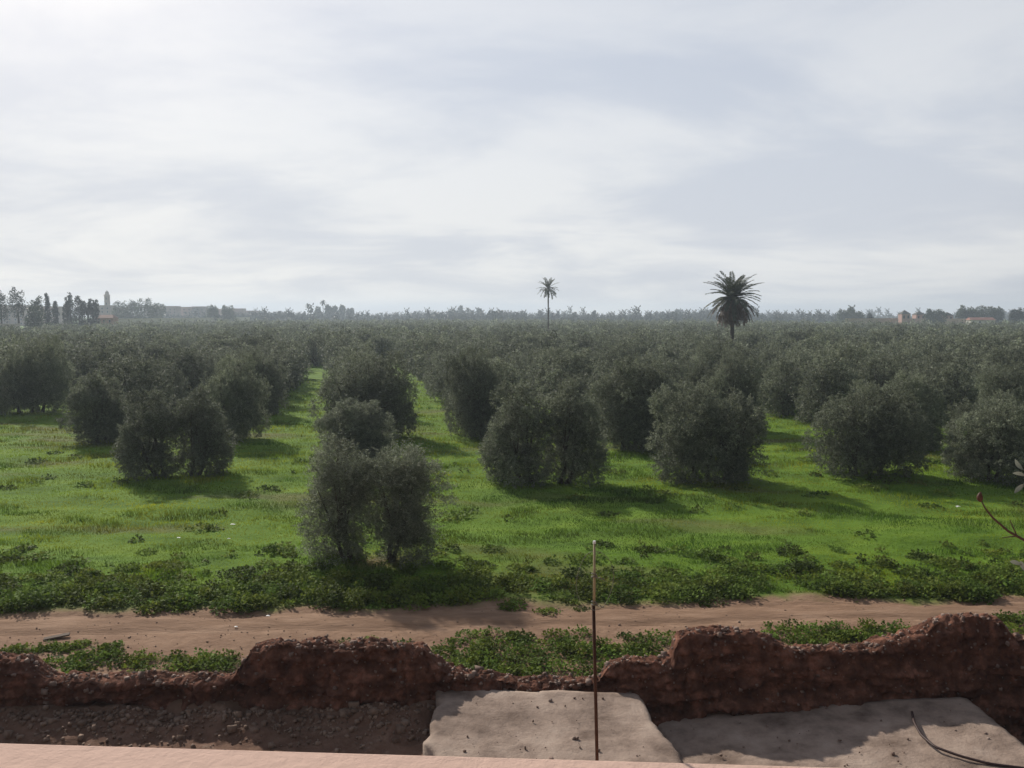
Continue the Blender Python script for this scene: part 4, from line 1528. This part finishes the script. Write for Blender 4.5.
lp = np.array([P_(1023, 470), P_(1026, 476), P_(1024, 484), P_(1022, 565), P_(1026, 572), P_(1060, 560), P_(1050, 480), P_(1090, 520)])
ldv = unit(np.array([(-.6, .1, .8), (-.9, .1, .2), (-.6, 0, -.6), (-.9, 0, .3), (-.5, 0, .9), (.2, .1, 1), (.6, .1, .6), (.3, 0, .9)], float))
for i in range(8):
    v, f = leaves_np(lp[i:i + 1], ldv[i:i + 1], unit(R.normal(size=(1, 3)) + np.array([0, -1.5, 0])), np.full(1, 0.036), np.full(1, 0.012))
    a0, a2 = v[0], v[2]
    sd_ = (v[1] - v[3]) * 0.5
    bend = np.cross(a2 - a0, sd_)
    bend = bend / (np.linalg.norm(bend) + 1e-9) * 0.006
    rows = []
    for q_ in np.linspace(0, 1, 8):
        wq = math.sin(math.pi * min(1, q_ * 0.96 + 0.03)) ** 0.8
        cq = a0 + (a2 - a0) * q_ + bend * math.sin(q_ * math.pi)
        rows += [cq - sd_ * wq - bend * 0.25, cq, cq + sd_ * wq - bend * 0.25]
    fq = [(3 * a + b_, 3 * a + b_ + 1, 3 * a + b_ + 4, 3 * a + b_ + 3) for a in range(7) for b_ in (0, 1)]
    mesh_np('leaf', np.array(rows), np.array(fq), M['greyleaf'], parent=root, col=np.ones(24), smooth=True)
MB().tube([P_(1080, 575), P_(1050, 520), P_(1034, 480), P_(1027, 471)], [0.003, 0.0025, 0.0018, 0.001], 6).build('side_twig', M['twig'], root)
MB().tube([P_(1090, 585), P_(1055, 578), P_(1027, 570)], [0.003, 0.002, 0.001], 6).build('side_twig', M['twig'], root)
tag(root, 'bare brown twig with a red bud at its tip, reaching in from the right', 'shrub')

# hose on the lower platform
zh = zb + (zb2 - zb) * 0.82
hp = [at(912, 712, zh + 0.05), at(914, 722, zh + 0.06), at(921, 735, zh + 0.06), at(935, 747, zh + 0.06), at(960, 756, zh + 0.06), at(990, 764, zh + 0.06), at(1040, 770, zh + 0.06), at(1100, 772, zh + 0.06)]
tt = np.linspace(0, len(hp) - 1, 60)
hpp = np.stack([np.interp(tt, np.arange(len(hp)), [q_[a_] for q_ in hp]) for a_ in range(3)], 1)
for _ in range(3):
    hpp[1:-1] = (hpp[:-2] + 2 * hpp[1:-1] + hpp[2:]) / 4
o = MB().tube(hpp, [0.028] * len(hpp), 8).build('hose', M['hose'], smooth=True)
tag(o, 'dark hose trailing across the lower earth platform', 'hose')

# board lying on the track, litter in the grass
q = at(57, 638)
o = MB().box(-0.33, 0.33, -0.09, 0.09, 0.03, 0.075).build('board', M['board'], bevel=0.01)
o.location = (q[0], q[1], float(gh(q[0], q[1])))
o.rotation_euler = (0.04, -0.1, 0.35)
tag(o, 'short dark plank lying on the near edge of the dirt track', 'plank')
for i, (px, py, lab, sz_) in enumerate([
        (958, 507, 'white plastic scrap in the grass near the red budded twig', 0.16), (228, 458, 'white scrap in the grass right of the twin crowned tree', 0.10),
        (233, 528, 'white scrap in the middle of the left lawn', 0.13), (179, 541, 'small white scrap on the left lawn', 0.09), (229, 543, 'small white scrap just below the one on the left lawn', 0.08),
        (268, 616, 'white scrap at the far edge of the dirt track', 0.08), (236, 628, 'white scrap lying on the dirt track', 0.07)]):
    q = at(px, py)
    r = np.random.default_rng(600 + i)
    nu_ = 6
    gx_, gy_ = np.meshgrid(np.linspace(-1, 1, nu_), np.linspace(-0.6, 0.6, nu_))
    gz_ = 0.35 * r.random((nu_, nu_)) + 0.35 * (1 - np.hypot(gx_, gy_) / 1.4)
    v = np.stack([gx_.ravel() + r.normal(0, .08, nu_ * nu_), gy_.ravel() + r.normal(0, .08, nu_ * nu_), gz_.ravel()], 1) * sz_
    v *= 0.7
    idx = np.arange(nu_ * nu_).reshape(nu_, nu_)
    f = np.stack([idx[:-1, :-1].ravel(), idx[:-1, 1:].ravel(), idx[1:, 1:].ravel(), idx[1:, :-1].ravel()], 1)
    o = mesh_np('plastic_scrap', v, f, M['litter'])
    o.location = (q[0], q[1], float(gh(q[0], q[1])) + (0.12 if py < 600 else 0.03))
    tag(o, lab, 'litter', 'white scraps of litter')

# ------------------------------------------------------------------ haze
HB = FARG + 60
hz = MB().box(-HB, HB, -HB, HB, -3.0, 48).build('haze', M['pink'])
hm, t = mat_new('haze_air')
out = t.nodes.new('ShaderNodeOutputMaterial')
pv = t.nodes.new('ShaderNodeVolumePrincipled')
pv.inputs['Color'].default_value = (0.76, 0.88, 1.0, 1)
pv.inputs['Density'].default_value = 0.00038
pv.inputs['Anisotropy'].default_value = 0.25
t.links.new(pv.outputs[0], out.inputs['Volume'])
hz.data.materials.clear()
hz.data.materials.append(hm)
hz['kind'] = 'stuff'
hz['label'] = 'pale haze in the air over the grove'
